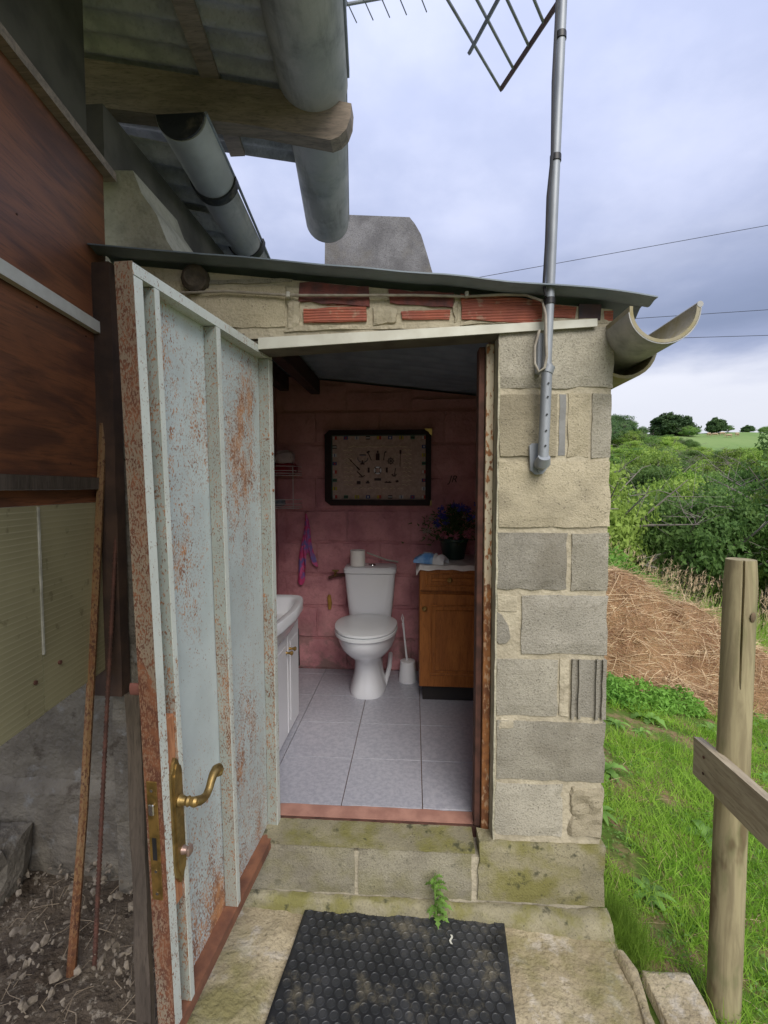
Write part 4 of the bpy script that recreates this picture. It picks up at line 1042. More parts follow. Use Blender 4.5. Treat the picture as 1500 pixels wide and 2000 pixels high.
# wipes pack
m = MB(); m.bbox(-.085, .045, -.045, .045, 0, .05, .02, 3); WPm = m
wp = thing('wipes_packet', 'crumpled blue and white plastic packet on the cloth-covered cupboard', 'packet', (.10, 2.60, 1.008), None, radians(-24)); WO[wp.name] = Vector((0, 0, 0))
blue = simple('blue_print_film', (.10, .28, .62), (.30, .50, .78), 24, .3, .3)
for k, (x0, x1, mtl, nm) in enumerate(((-.095, .020, blue, 'blue_side'), (.0205, .085, 'seat', 'white_end'))):
    m = MB(); m.grid(lambda u, v: (x0 + (x1 - x0) * u, .042 * cos(pi * v), .001 + (.052 + .006 * sin(9 * u + 5 * v)) * sin(pi * v) ** .6 * (1 - .55 * abs((x0 + (x1 - x0) * u) / .1) ** 3)), 16, 14, thick=(0, 0, -.001)); m.build(nm, mtl, wp)
m = MB(); m.grid(lambda u, v: (-.05 + .05 * u, -.012 + .024 * v, .0575), 2, 2, thick=(0, 0, .001)); m.build('label_flap', 'seat', wp)
m = MB(); m.tube([(.045, .0, .045), (.045, .0, .052)], .010, 8); m.build('printed_mark', simple('pink_print', (.5, .12, .15), (.4, .1, .12), 9, .4), wp)
# flower pot
fp = thing('flower_pot', 'dark pot of blue and pink artificial flowers on the cupboard', 'flower pot', (.24, 2.76, 1.01))
m = MB(); m.lathe([(.0, 0), (.062, 0), (.080, .10), (.086, .105), (.086, .12), (.07, .118), (0, .11)], (.235, 2.77, 1.010), 26); m.build('pot', simple('dark_green_pot', (.008, .03, .026), (.012, .04, .03), 9, .4), fp)
m = MB()
for i in range(900):
    a = random.uniform(0, 2 * pi); r = abs(random.gauss(0, .085)); h = random.uniform(.10, .30) * (1 - r * 1.6)
    p = Vector((.235 + cos(a) * r * 1.2, 2.77 + sin(a) * r * .7, 1.03 + h)); q = Vector((random.gauss(0, 1), random.gauss(0, 1), random.gauss(.3, .6))).normalized() * random.uniform(.015, .035); w = q.orthogonal().normalized() * .005
    m.add([p - w, p + w, p + q + w * .3, p + q - w * .3], [(0, 1, 2, 3)])
m.build('foliage', 'leaf_dark', fp, fix=False)
m = MB()
for k in range(22):
    a = 2 * pi * k / 22; m.tube([(.235, 2.77, 1.10), (.235 + cos(a) * .07, 2.77 + sin(a) * .04, 1.2), (.235 + cos(a) * .15, 2.77 + sin(a) * .09, 1.25)], .0018, 5)
m.build('stem', 'leaf_dark', fp)
fcol = {'blue': simple('blue_petal', (.05, .055, .30), (.09, .10, .42), 20, .7), 'pink': simple('pink_petal', (.52, .20, .25), (.40, .14, .20), 20, .7), 'cream': simple('cream_petal', (.40, .34, .28), (.30, .24, .2), 20, .7)}
for (px, pz, cn, rr) in ((.115, 1.225, 'blue', .03), (.165, 1.235, 'blue', .028), (.14, 1.275, 'blue', .03), (.25, 1.315, 'blue', .034), (.285, 1.30, 'blue', .03), (.31, 1.25, 'blue', .03), (.335, 1.335, 'blue', .018), (.135, 1.31, 'blue', .022), (.21, 1.325, 'blue', .02),
                         (.155, 1.155, 'pink', .028), (.215, 1.150, 'pink', .034), (.285, 1.165, 'pink', .030), (.15, 1.125, 'pink', .02), (.055, 1.17, 'cream', .028), (.10, 1.20, 'cream', .016), (.27, 1.26, 'cream', .014), (.08, 1.25, 'cream', .02)):
    m = MB(); c = Vector((px + .02, 2.69 + random.uniform(0, .06), pz))
    for k in range(26):
        d = Vector((random.gauss(0, 1), random.gauss(-.4, .7), random.gauss(0, 1))).normalized(); w = d.orthogonal().normalized() * rr * .14
        m.add([c - w * .4, c + w * .4, c + d * rr * .8 + w, c + d * rr, c + d * rr * .8 - w], [(0, 1, 2, 3, 4)])
    m.build('flower', fcol[cn], fp, fix=False)

# framed nautical board
fr = thing('framed_board', 'dark framed display board of knots and signal flags hung on the pink wall', 'picture', (-.225, 2.95, 1.31))
fx0, fx1, fz0, fz1 = -.565, .105, 1.315, 1.790
tilt = radians(-.6)
frd = simple('black_frame', (.018, .010, .010), (.03, .016, .014), 10, .6, spec=.2)
m = MB()
cc = .028
m.prism([(fx0 + cc, fz1), (fx1, fz1), (fx1 - .0, fz1 - .03), (fx0, fz1 - .03), (fx0, fz1 - cc)], 'y', 2.925, 2.968)
m.prism([(fx0 + .0, fz0 + cc), (fx0 + cc * 1.3, fz0), (fx1 - .01, fz0), (fx1, fz0 + .02), (fx1, fz0 + .038), (fx0, fz0 + .038)], 'y', 2.925, 2.968)
m.box(fx0, fx0 + .042, 2.9255, 2.9675, fz0 + .0385, fz1 - .0305); m.box(fx1 - .035, fx1, 2.9255, 2.9675, fz0 + .0385, fz1 - .0305)
m.build('frame', frd, fr)
tan = simple('tan_board', (.44, .32, .26), (.34, .24, .20), 60, .8)
m = MB(); m.box(fx0 + .036, fx1 - .03, 2.945, 2.955, fz0 + .034, fz1 - .026); m.build('board', tan, fr)
m = MB()
for a, b, c_, d in ((fx0 + .04, fx1 - .034, fz1 - .036, fz1 - .031), (fx0 + .04, fx0 + .047, fz0 + .04, fz1 - .037)): m.box(a, b, 2.940, 2.9448, c_, d)
m.build('inner_trim', simple('teal_trim', (.03, .07, .06), (.04, .09, .08), 9, .5), fr)
m = MB(); m.prism([(fx1 + .004, fz1 + .004), (fx1 - .042, fz1 + .004), (fx1 - .034, fz1 - .006), (fx1 - .018, fz1 - .014), (fx1 - .010, fz1 - .028), (fx1 + .004, fz1 - .040)], 'y', 2.920, 2.9245); m.build('corner_mount', simple('bright_brass', (.75, .55, .15), (.6, .42, .1), 9, .3, 0, .6), fr)
m = MB(); m.prism([(fx1 + .004, fz0 - .002), (fx1 - .006, fz0 + .004), (fx1 - .004, fz0 + .03), (fx1 + .004, fz0 + .035)], 'y', 2.920, 2.9245); m.build('corner_mount', 'brass', fr)
FC = {k: simple('flag_' + k, v, tuple(q * .8 for q in v), 9, .7) for k, v in dict(red=(.38, .04, .03), blue=(.03, .05, .18), yellow=(.45, .36, .03), white=(.5, .48, .46), black=(.02, .02, .02), green=(.04, .14, .08)).items()}
bx0, bx1, bz0, bz1 = fx0 + .062, fx1 - .045, fz0 + .055, fz1 - .052
def flag(x, z, i):
    w, h = .027, .021; a, b = [('blue', 'white'), ('red', 'white'), ('black', 'white'), ('yellow', 'blue'), ('blue', 'red'), ('red', 'yellow'), ('green', 'black'), ('white', 'blue')][i % 8]
    m = MB(); m.box(x - w / 2, x + w / 2, 2.9415, 2.9445, z - h / 2, z + h / 2); f = m.build('flag', FC[a], fr)
    m = MB(); k = i % 4
    if k == 0: m.box(x - w * .2, x + w * .2, 2.9405, 2.9414, z - h * .25, z + h * .25)
    elif k == 1: m.box(x - w / 2 + .001, x, 2.9405, 2.9414, z - h / 2 + .001, z + h / 2 - .001)
    elif k == 2: m.box(x - w * .5 + .001, x + w * .5 - .001, 2.9405, 2.9414, z - h * .18, z + h * .18)
    else: m.box(x - w * .1, x + w * .1, 2.9405, 2.9414, z - h * .5 + .001, z + h * .5 - .001)
    m.build('flag_mark', FC[b], f)
for i in range(9): flag(bx0 + i * (bx1 - bx0) / 8, bz1 + .004, i * 3 + 1); flag(bx0 + i * (bx1 - bx0) / 8, bz0, i * 5 + 1)
for i in range(1, 7): flag(bx0 - .001, bz0 + i * (bz1 - bz0) / 7, i * 3); flag(bx1 + .001, bz0 + i * (bz1 - bz0) / 7, i * 5 + 2)
dk = simple('dark_emblem', (.05, .022, .02), (.03, .015, .015), 9, .5); ro = simple('cream_rope', (.66, .54, .38), (.52, .42, .30), 50, .9)
cxm, czm = (fx0 + fx1) / 2 - .0, (fz0 + fz1) / 2 - .015
YE = 2.9415
def ring(x, z, r, t, mat, nm, n=20):
    m = MB(); m.tube([(x + r * cos(2 * pi * k / n), YE, z + r * sin(2 * pi * k / n)) for k in range(n + 1)], t, 6, cap=False); return m.build(nm, mat, fr)
ring(cxm, czm, .020, .0055, 'seat', 'lifebuoy')
m = MB()
for k in range(4):
    a = pi / 4 + k * pi / 2; m.tube([(cxm + .0135 * cos(a), YE - .002, czm + .0135 * sin(a)), (cxm + .0265 * cos(a), YE - .002, czm + .0265 * sin(a))], .0045, 6)
m.build('lifebuoy_band', dk, fr)
m = MB(); wx_, wz_ = cxm + .082, czm + .058
m.tube([(wx_ + .016 * cos(2 * pi * k / 18), YE, wz_ + .016 * sin(2 * pi * k / 18)) for k in range(19)], .0025, 6, cap=False)
for k in range(8): a = k * pi / 4; m.tube([(wx_, YE, wz_), (wx_ + .025 * cos(a), YE, wz_ + .025 * sin(a))], .0015, 5)
m.build('ship_wheel', dk, fr)
def emblem(nm, *polys, mat=dk):
    m = MB()
    for pts, r in polys: m.tube([(cxm + x * 1.15, YE, czm + z * 1.15) for x, z in pts], r * 1.35, 6)
    m.build(nm, mat, fr)
emblem('oar', ([(.124, .11), (.124, .09)], .005), ([(.124, .09), (.122, .02)], .0015))
emblem('oar', ([(-.16, .065), (-.115, .018)], .0022), ([(-.115, .018), (-.10, .002)], .004))
emblem('lantern', ([(0, .108), (0, .095)], .004), ([(0, .092), (0, .055)], .010))
emblem('lamp', ([(-.050, .015), (-.050, -.012)], .005)); emblem('lamp', ([(.050, .015), (.050, -.012)], .005))
emblem('axe', ([(-.055, .10), (-.035, .055)], .002), ([(-.06, .096), (-.045, .104)], .005))
emblem('boathook', ([(.038, .098), (.032, .055)], .002), ([(.038, .098), (.048, .102)], .003))
emblem('anchor', ([(.098, .012), (.090, -.03)], .002), ([(.078, -.02), (.085, -.032), (.095, -.032), (.102, -.02)], .003))
emblem('anchor', ([(-.115, -.005), (-.085, -.035)], .0025), ([(-.105, -.036), (-.085, -.036), (-.072, -.028)], .0025))
emblem('name_plate', ([(-.018, -.05), (.018, -.05)], .006))
emblem('mooring_cleat', ([(-.065, -.068), (-.045, -.068)], .004), ([(-.055, -.068), (-.055, -.058)], .005))
emblem('mooring_cleat', ([(.038, -.066), (.075, -.066)], .003), ([(.048, -.066), (.048, -.06)], .004), ([(.064, -.066), (.064, -.06)], .004))
emblem('block_pulley', ([(-.115, -.068), (-.095, -.068)], .009)); emblem('block_pulley', ([(.105, -.055), (.107, -.066)], .008))
emblem('sextant', ([(-.085, .035), (-.085, .055)], .003), ([(-.095, .035), (-.073, .035)], .004), ([(-.092, .035), (-.085, .05), (-.078, .035)], .002))
m = MB(); m.tube([(cxm - .095 + .032 * cos(a), YE, czm + .075 + .024 * sin(a)) for a in [pi * .9 + k * .28 for k in range(14)]], .003, 6); m.tube([(cxm - .115, YE, czm + .096), (cxm - .075, YE, czm + .096)], .005, 6)
m.build('chain_loop', simple('grey_chain', (.14, .12, .15), (.1, .09, .11), 60, .7), fr)
for sgn in (-1, 1):
    for k in range(9):
        z = czm + .125 - k * .027; x = cxm + sgn * .185 + random.uniform(-.004, .004)
        m = MB(); m.tube([(x - .03, YE, z), (x - .012, YE, z + .006), (x, YE - .002, z - .004), (x + .010, YE, z + .006), (x + .028, YE, z)], .0026, 5); m.build('knot', ro, fr)
for k in range(7):
    x = cxm - .14 + k * .047
    m = MB(); m.tube([(x - .016, YE, czm - .115), (x, YE - .001, czm - .109), (x + .016, YE, czm - .115)], .0022, 5); m.build('knot', ro, fr)
m = MB(); m.tube([(cxm - .19 + .38 * k / 20, YE, czm + .148 + (.008 if k % 5 == 2 else 0)) for k in range(21)], .0022, 5); m.build('rope', ro, fr)

# dark JR letters on the wall
tcv = bpy.data.curves.new('wall_letters', 'FONT'); tcv.body = 'JR'; tcv.size = .062; tcv.extrude = .0015; tcv.shear = .3
to = bpy.data.objects.new('tmp_letters', tcv); C.objects.link(to); dg = bpy.context.evaluated_depsgraph_get()
me = bpy.data.meshes.new_from_object(to.evaluated_get(dg)); bpy.data.objects.remove(to)
me.materials.append(dk); o = bpy.data.objects.new('wall_letters', me); C.objects.link(o); o.location = (.215, 2.963, 1.462); o.rotation_euler = (radians(90), 0, 0)
tag(o, 'small dark letters JR fixed to the pink wall right of the picture', 'letters')

# wire shelf, bags, towel
ws = thing('wire_rack', 'two-tier white wire rack on the wall behind the door edge', 'rack', (-.76, 2.95, 1.28))
sx0, sx1 = -.92, -.722
for z0 in (1.505, 1.300):
    for k, (dz, bow) in enumerate(((0, 0), (.012, .01), (.028, .018), (.055, .024))):
        m = MB(); z = z0 + dz
        m.tube([(sx0, 2.955, z), (sx0, 2.84 - bow, z), ((sx0 + sx1) / 2, 2.81 - bow, z), (sx1 - .02, 2.84 - bow, z), (sx1, 2.87, z), (sx1, 2.96, z)], .0022, 6); m.build('wire', 'wire', ws)
    m = MB()
    for k in range(8): x = sx0 + .01 + k * .024; m.tube([(x, 2.955, z0), (x, 2.83, z0)], .0016, 5)
    m.build('wire_floor', 'wire', ws)
for x in (sx0 + .01, sx1 - .026):
    m = MB(); m.tube([(x, 2.845, 1.295), (x, 2.845, 1.565)], .0026, 6); m.build('upright', 'wire', ws)
def bag(name, label, c, s, mat, cat='bag'):
    bm = bmesh.new(); bmesh.ops.create_icosphere(bm, subdivisions=3, radius=1)
    for v in bm.verts:
        n = v.co.copy(); k = 1 + .22 * mn.noise(n * 2.5 + Vector(c) * 9) + .07 * mn.noise(n * 9)
        q = Vector([abs(a) ** .6 * (1 if a > 0 else -1) for a in n]); v.co = Vector(c) + Vector((q.x * s[0], q.y * s[1], q.z * s[2])) * k
    mb = MB(); mb.addbm(bm, True); o = mb.build(name, mat); tag(o, label, cat)
bag('red_bag', 'red plastic bag stuffed on the upper tier of the wire rack', (-.81, 2.90, 1.545), (.072, .045, .040), simple('red_film', (.28, .02, .03), (.16, .012, .02), 12, .35, .3))
bag('clear_bag', 'crumpled pale plastic bag on top of the red bag', (-.815, 2.905, 1.615), (.058, .040, .045), simple('milky_film', (.50, .42, .40), (.38, .32, .31), 14, .3, .4))
bag('sponge', 'greyish sponge lying in the lower tier of the wire rack', (-.86, 2.90, 1.335), (.045, .04, .022), simple('grey_sponge', (.22, .24, .26), (.12, .16, .18), 30, .9, .5), 'sponge')
m = MB()
def tow(u, v):
    w = .004 + .058 * v ** 1.0; x = -.693 + (u - .5) * 2 * w + .006 * sin(v * 8)
    low = 1.262 - v * (.36 + .10 * sin(u * pi * 1.6 + .9) + (.05 if u > .5 else 0) * sin(u * 9))
    return (x + .01 * v * sin(u * 7), 2.945 - .016 * (1 - abs(2 * u - 1)) - .012 * v * sin(u * 17), low)
m.grid(tow, 40, 44, thick=(0, .004, 0)); o = m.build('hand_towel', 'towel'); tag(o, 'pink and blue patterned towel hanging below the wire rack', 'towel')
m = MB(); m.tube([(-.693, 2.968, 1.268), (-.693, 2.94, 1.262), (-.693, 2.935, 1.275)], .003, 6); o = m.build('towel_hook', 'chrome'); tag(o, 'tiny hook in the wall from which the towel hangs', 'hook')
m = MB(); m.lathe([(.0, 0), (.05, .0), (.058, .03), (.055, .12), (.04, .15), (0, .155)], (-.80, 2.28, .880), 22); o = m.build('soap_bottle', 'seat'); tag(o, 'rounded white container standing at the back of the washbasin', 'container')

# ------------------------------------------------------------------ fence
fe = thing('fence', 'wooden fence of a round cracked post with a nailed grey rail', 'fence', (.955, 1.39, -.2))
m = MB()
pp0 = Vector((.900, 1.335, -.35)); pp1 = Vector((.946, 1.405, 1.222)); n = 90
vs = []; L = 26
for i in range(L + 1):
    t = i / L; p = pp0.lerp(pp1, t)
    for k in range(n):
        a = 2 * pi * k / n; r = .0425 * (1 + .02 * mn.noise(Vector((cos(a), sin(a), t * 5)))) - (.002 * t)
        if i == L: r -= .004
        cr = math.exp(-((a - 4.30 - .12 * (1 - t)) / .045) ** 2) * .014 * sst(.76, .84, t); r -= cr
        vs.append((p.x + r * cos(a), p.y + r * sin(a), p.z))
fs = [(i * n + k, i * n + (k + 1) % n, (i + 1) * n + (k + 1) % n, (i + 1) * n + k) for i in range(L) for k in range(n)]
m.add(vs, fs, True); m.add(vs[-n:], [tuple(range(n))]); m.build('post', 'post', fe, sharp=40)
m = MB(); pc = pp0.lerp(pp1, .90); m.tube([(pc.x + .012, pc.y - .0405, pc.z), (pc.x + .013, pc.y - .0425, pc.z)], [.012, .007], 10); 
m.map(lambda x, y, z: (x, y, pc.z + (z - pc.z) * 1.25)); m.build('knot', simple('dark_knot', (.17, .12, .07), (.10, .07, .04), 60, .9, .3), fe)
m = MB(); m.rough(-.0145, .0145, -1.6, .0, -.061, .061, .003, .002, 12, .05); m.map(lambda x, y, z: (.882 + x + y * .01, 1.470 + y, .598 + z + y * -.02)); m.build('rail', 'rail_wood', fe)
m = MB()
for y, z in ((1.41, .625), (1.41, .575)): m.tube([(.866, y, z), (.8645, y, z)], .0045, 8)
m.build('nail', 'rust_brown', fe)

# ------------------------------------------------------------------ power lines
for k, (a, b, lb) in enumerate((((3.3, 25, 12.29), (17.47, 25, 14.41), 'highest thin power line crossing the sky behind the pole'),
                                 ((13.9, 25, 10.14), (17.63, 25, 10.306), 'middle power line leaving the frame above the broken gutter'),
                                 ((13.5, 25, 9.006), (17.69, 25, 9.047), 'lowest power line crossing the grey cloud beside the gutter'))):
    a, b = Vector(a), Vector(b); d = b - a; pts = []
    for i in range(25):
        t = -2.2 + i * .25; p = a + d * t * (1 if k == 0 else 2.2); pts.append((p.x, p.y, p.z + .004 * ((t - .5) ** 2)))
    m = MB(); m.tube(pts, .014, 5); o = m.build('power_line', 'soft_black'); tag(o, lb, 'power line', 'overhead power lines')

# ------------------------------------------------------------------ heap, grass, weeds
def heap_z(x, y):
    g = 0
    for cx_, cy_, sx_, sy_, h in ((1.35, 4.70, .65, .50, .78), (2.05, 4.72, .70, .55, .98), (2.65, 4.66, .60, .48, .78), (3.1, 4.55, .50, .42, .60), (3.5, 4.4, .45, .38, .40), (2.4, 4.15, .4, .25, .16)):
        g = max(g, h * max(0, 1 - ((x - cx_) / sx_) ** 2 * .72 - ((y - cy_) / sy_) ** 2 * .75))
    return g
m = MB()
def hf(u, v):
    x = .75 + u * 3.8; y = 3.8 + v * 1.8; g = heap_z(x, y)
    n = .09 * mn.noise(Vector((x * 3, y * 3, 0))) + .05 * mn.noise(Vector((x * 14, y * 14, 2)))
    return (x, y, terr(x, y) - .03 + g + (n * min(1, g * 8)) - (.05 if g < .01 else 0))
m.grid(hf, 150, 80); o = m.build('straw_heap', 'heap', centre=False, sharp=None); o['kind'] = 'stuff'; tag(o, 'heap of rotting brown straw beyond the grass', 'straw heap')
def blades(P, D, L, Wd, bend, name, mat, segs=3, droop=None):
    """P base points (n,3), D unit directions, L lengths, Wd widths"""
    n = len(P); side = np.cross(D, RNG.normal(size=(n, 3))); side /= np.linalg.norm(side, axis=1)[:, None] + 1e-9
    bd = RNG.normal(size=(n, 3)) * bend; bd[:, 2] -= bend * .8
    V = []; 
    for i in range(segs + 1):
        t = i / segs; c = P + D * (L * t)[:, None] + bd * ((L * t * t)[:, None]); w = (Wd * (1 - .9 * t))[:, None]
        V.append(c - side * w); V.append(c + side * w)
    V = np.stack(V, 1).reshape(-1, 3); k = 2 * (segs + 1)
    F = []
    base = np.arange(n)[:, None] * k
    for i in range(segs): F.append(base + np.array([[2 * i, 2 * i + 1, 2 * i + 3, 2 * i + 2]]))
    F = np.stack(F, 1).reshape(-1, 4)
    me = bpy.data.meshes.new(name); me.vertices.add(len(V)); me.vertices.foreach_set('co', V.ravel().astype(np.float32))
    me.loops.add(F.size); me.loops.foreach_set('vertex_index', F.ravel().astype(np.int32)); me.polygons.add(len(F))
    me.polygons.foreach_set('loop_start', np.arange(0, F.size, 4, dtype=np.int32)); me.polygons.foreach_set('loop_total', np.full(len(F), 4, dtype=np.int32))
    me.update(); me.validate(); me.materials.append(MT[mat] if isinstance(mat, str) else mat)
    o = bpy.data.objects.new(name, me); C.objects.link(o); return o
def norm(a): return a / (np.linalg.norm(a, axis=1)[:, None] + 1e-9)
# straw strands on the heap
P = []
while len(P) < 15000:
    x = random.uniform(.95, 4.4); y = random.uniform(3.9, 5.4)
    g = heap_z(x, y)
    if g > .02 or random.random() < .10: z = hf((x - .75) / 3.8, (y - 3.8) / 1.8)[2]; P.append((x, y, z + random.uniform(-.005, .025)))
P = np.array(P); n = len(P)
D = norm(RNG.normal(size=(n, 3)) * np.array([1.3, .8, .35])); D[:, 2] = np.abs(D[:, 2]) * .5
o = blades(P, D, RNG.uniform(.05, .26, n), RNG.uniform(.0015, .0045, n), .6, 'straw', 'straw'); tag(o, 'loose straw strands bristling on the brown heap', 'straw', kind='stuff')
# grass
P = []
def bare(x, y): return mn.noise(Vector((x * 2.3, y * 2.3, 9))) + .5 * mn.noise(Vector((x * 6, y * 6, 4)))
while len(P) < 105000:
    r = random.random()
    y = 0.9 + 5.5 * random.random() ** 1.5; x = .63 + (3.2 + .5 * y) * random.random() ** 1.3
    if x < .86 and y < 1.44: continue
    if bare(x, y) > .08 + .16 * random.random(): continue
    if heap_z(x, y) > .015 : continue
    P.append((x, y, terr(x, y) - .004))
P = np.array(P); n = len(P)
D = norm(np.stack([RNG.normal(0, .45, n), RNG.normal(0, .45, n), np.full(n, 1.0)], 1))
cl = np.array([mn.noise(Vector((p[0] * 3.5, p[1] * 3.5, 20))) for p in P])
L = RNG.uniform(.022, .062, n) * (1 + 1.3 * np.clip(cl, 0, 1)) * (1 + .12 * P[:, 1])
o = blades(P, D, L, RNG.uniform(.0012, .0025, n) * (1 + .13 * P[:, 1]), .35, 'grass', 'grass', 2); tag(o, 'short bright green grass on the slope right of the pillar', 'grass', kind='stuff')
k_ = RNG.choice(len(P), 9000, replace=False); PD = P[k_] + RNG.normal(0, .02, (9000, 3)) * np.array([1, 1, 0]); nD = 9000
DD_ = norm(np.stack([RNG.normal(0, .9, nD), RNG.normal(0, .9, nD), RNG.uniform(.1, .9, nD)], 1))
o = blades(PD, DD_, RNG.uniform(.03, .08, nD), RNG.uniform(.0008, .0018, nD), .4, 'dead_grass', 'straw', 2); tag(o, 'dry brown blades scattered through the green grass', 'dry grass', kind='stuff')
# tuft at the foot of the pillar
n = 2600
P = np.stack([RNG.normal(.675, .035, n), RNG.normal(1.50, .06, n), np.full(n, -.045)], 1); P = P[P[:, 0] > .625]; n = len(P)
D = norm(np.stack([RNG.normal(.1, .3, n), RNG.normal(0, .3, n), np.full(n, 1.0)], 1))
o = blades(P, D, RNG.uniform(.05, .11, n), RNG.uniform(.0006, .0011, n), .3, 'grass_tuft', 'grass', 3); tag(o, 'dense green tuft growing at the foot of the block pillar', 'grass', kind='stuff')
# clover-like ground leaves
P = []
while len(P) < 9000:
    y = .9 + 4 * random.random() ** 1.4; x = .63 + (2.6 + .4 * y) * random.random() ** 1.3
    if (x < .86 and y < 1.44) or heap_z(x, y) > .0: continue
    if mn.noise(Vector((x * 3, y * 3, 31))) < .02: continue
    P.append((x, y, terr(x, y) + random.uniform(.004, .03)))
P = np.array(P); n = len(P); D = norm(np.stack([RNG.normal(0, 1, n), RNG.normal(0, 1, n), RNG.uniform(0, .6, n)], 1))
o = blades(P, D, RNG.uniform(.008, .02, n), RNG.uniform(.003, .006, n), .2, 'ground_cover', 'weed', 2); tag(o, 'small broad ground leaves mixed through the grass', 'ground cover', kind='stuff')
# leafy rosettes (docks, dandelions)
def leafblade(mb, base, az, l, w, up, n=6, lob=0):
    d = Vector((cos(az), sin(az), 0)); s = Vector((-d.y, d.x, 0)); vs = []
    for i in range(n + 1):
        t = i / n; c = Vector(base) + d * l * t + Vector((0, 0, l * (up * t - (up + .15) * t * t * .9)))
        ww = w * sin(pi * min(1, t * .93 + .06)) ** .7 * (1 + (lob * (1 if i % 2 else -1) if 0 < i < n else 0))
        vs += [c - s * ww + Vector((0, 0, ww * .3)), c, c + s * ww + Vector((0, 0, ww * .3))]
    fs = []
    for i in range(n): fs += [(i * 3, i * 3 + 1, i * 3 + 4, i * 3 + 3), (i * 3 + 1, i * 3 + 2, i * 3 + 5, i * 3 + 4)]
    mb.add(vs, fs, True)
protos = []
for q in range(4):
    r = thing('rosette_weed', None, None, (0, 0, 0))
    for k in range(7 + q):
        m = MB(); leafblade(m, (0, 0, 0), k * 2.4 + q, random.uniform(.06, .12), random.uniform(.012, .02), random.uniform(.3, 1.0), 7, (.0, .25, .0, .35)[q]); m.build('leaf', 'weed', r, centre=False, fix=False, sharp=None)
    protos.append(r)
def copy_thing(r, loc, rot, s):
    o = r.copy(); C.objects.link(o); o.location = loc; o.rotation_euler.z = rot; o.scale = (s, s, s)
    for ch in r.children: c = ch.copy(); C.objects.link(c); c.parent = o; c.location = ch.location
    return o
random.seed(11); cnt = 0; tries = 0
while cnt < 46 and tries < 4000:
    tries += 1
    y = 1.15 + 2.9 * random.random() ** 1.3; x = .72 + (1.9 + .2 * y) * random.random()
    if (x < .90 and y < 1.46) or heap_z(x, y) > 0: continue
    o = copy_thing(protos[cnt % 4], (x, y, terr(x, y) + .008), random.uniform(0, 6), random.uniform(.55, 1.15) * (1 + .08 * y))
    tag(o, 'low broad-leaved green weed growing in the grassy slope', 'weed', 'broad-leaved weeds in the grass'); cnt += 1
for r in protos:
    for ch in list(r.children): bpy.data.objects.remove(ch)
    bpy.data.objects.remove(r)
# thistle at the step and tiny weed
th = thing('thistle_weed', 'bright green prickly weed sprouting between the mat and the step', 'weed', (.078, 1.468, .01))
m = MB(); m.tube([(.078, 1.466, .0), (.074, 1.46, .07), (.070, 1.455, .15), (.072, 1.45, .185)], [.004, .003, .002, .001], 6); m.build('stem', 'weed', th)
random.seed(4)
for k in range(22):
    t = k / 22; m = MB(); b = (.078 - .006 * t, 1.466 - .012 * t, .012 + .16 * t)
    leafblade(m, b, (k * 2.4) if k % 3 else (-.2 + .3 * t), random.uniform(.035, .07) * (1 - .55 * t), .009 * (1 - .3 * t), .9, 9, .45); m.build('leaf', 'weed', th, centre=False, fix=False, sharp=None)
sw = thing('seedling', 'tiny green seedling at the back edge of the rubber mat', 'weed', (-.13, 1.50, .018))
for k in range(5):
    m = MB(); leafblade(m, (-.13, 1.505, .014), k * 1.3, .02, .005, .7, 4); m.build('leaf', 'weed', sw, centre=False, fix=False, sharp=None)
# leafy plants at the foot of the heap
def leafcloud(name, label, cat, boxes, count, size, mat, kind='stuff'):
    P = []; 
    for i in range(count):
        (cx_, cy_, rx, ry, h) = random.choice(boxes); a = random.uniform(0, 6.3); r = sqrt(random.random())
        x = cx_ + cos(a) * r * rx; y = cy_ + sin(a) * r * ry; P.append((x, y, terr(x, y) + heap_z(x, y) + h * (random.random() ** .6) * (1 - .5 * r * r)))
    P = np.array(P); n = len(P); D = norm(np.stack([RNG.normal(0, 1, n), RNG.normal(0, 1, n), RNG.normal(.2, .5, n)], 1))
    o = blades(P, D, RNG.uniform(.6, 1.2, n) * size, RNG.uniform(.2, .34, n) * size, .25, name, mat, 2); tag(o, label, cat, kind=kind); return o
leafcloud('nettle_patch', 'green nettles and creepers in front of the straw heap', 'nettles', [(1.55, 3.80, .22, .16, .20), (1.85, 3.85, .25, .16, .18), (2.15, 3.85, .22, .14, .16), (1.75, 3.70, .35, .12, .10)], 2600, .04, 'nettle')
leafcloud('nettle_bank', 'bank of tall green nettles behind the straw heap', 'nettles', [(2.1, 5.6, .6, .30, .95), (2.7, 5.6, .5, .3, .78), (1.5, 5.7, .7, .3, .95), (2.3, 5.9, .7, .2, .95), (3.1, 5.6, .35, .25, .45), (2.5, 5.6, .5, .25, .6), (2.9, 5.9, .4, .2, .5)], 26000, .055, 'nettle')
# tall grass with seed heads
P = []; 
for i in range(9500):
    x = random.uniform(1.6, 8.5); yc = 6.4 - .10 * (x - 2.4); y = yc + random.gauss(0, .40); P.append((x, y, terr(x, y)))
P = np.array(P); n = len(P); D = norm(np.stack([RNG.normal(.1, .22, n), RNG.normal(0, .2, n), np.ones(n)], 1)); L = RNG.uniform(.35, .75, n)
o = blades(P, D, L, RNG.uniform(.003, .006, n), .22, 'tall_grass', 'grass', 4); tag(o, 'tall green grass along the edge of the bank', 'grass', kind='stuff')
P = []; 
for i in range(900):
    x = random.uniform(1.7, 8); y = 6.65 - .10 * (x - 2.4) + random.gauss(0, .35); P.append((x, y, terr(x, y)))
P = np.array(P); n = len(P); L = RNG.uniform(.5, 1.05, n); D = norm(np.stack([RNG.normal(.12, .14, n), RNG.normal(0, .12, n), np.ones(n)], 1))
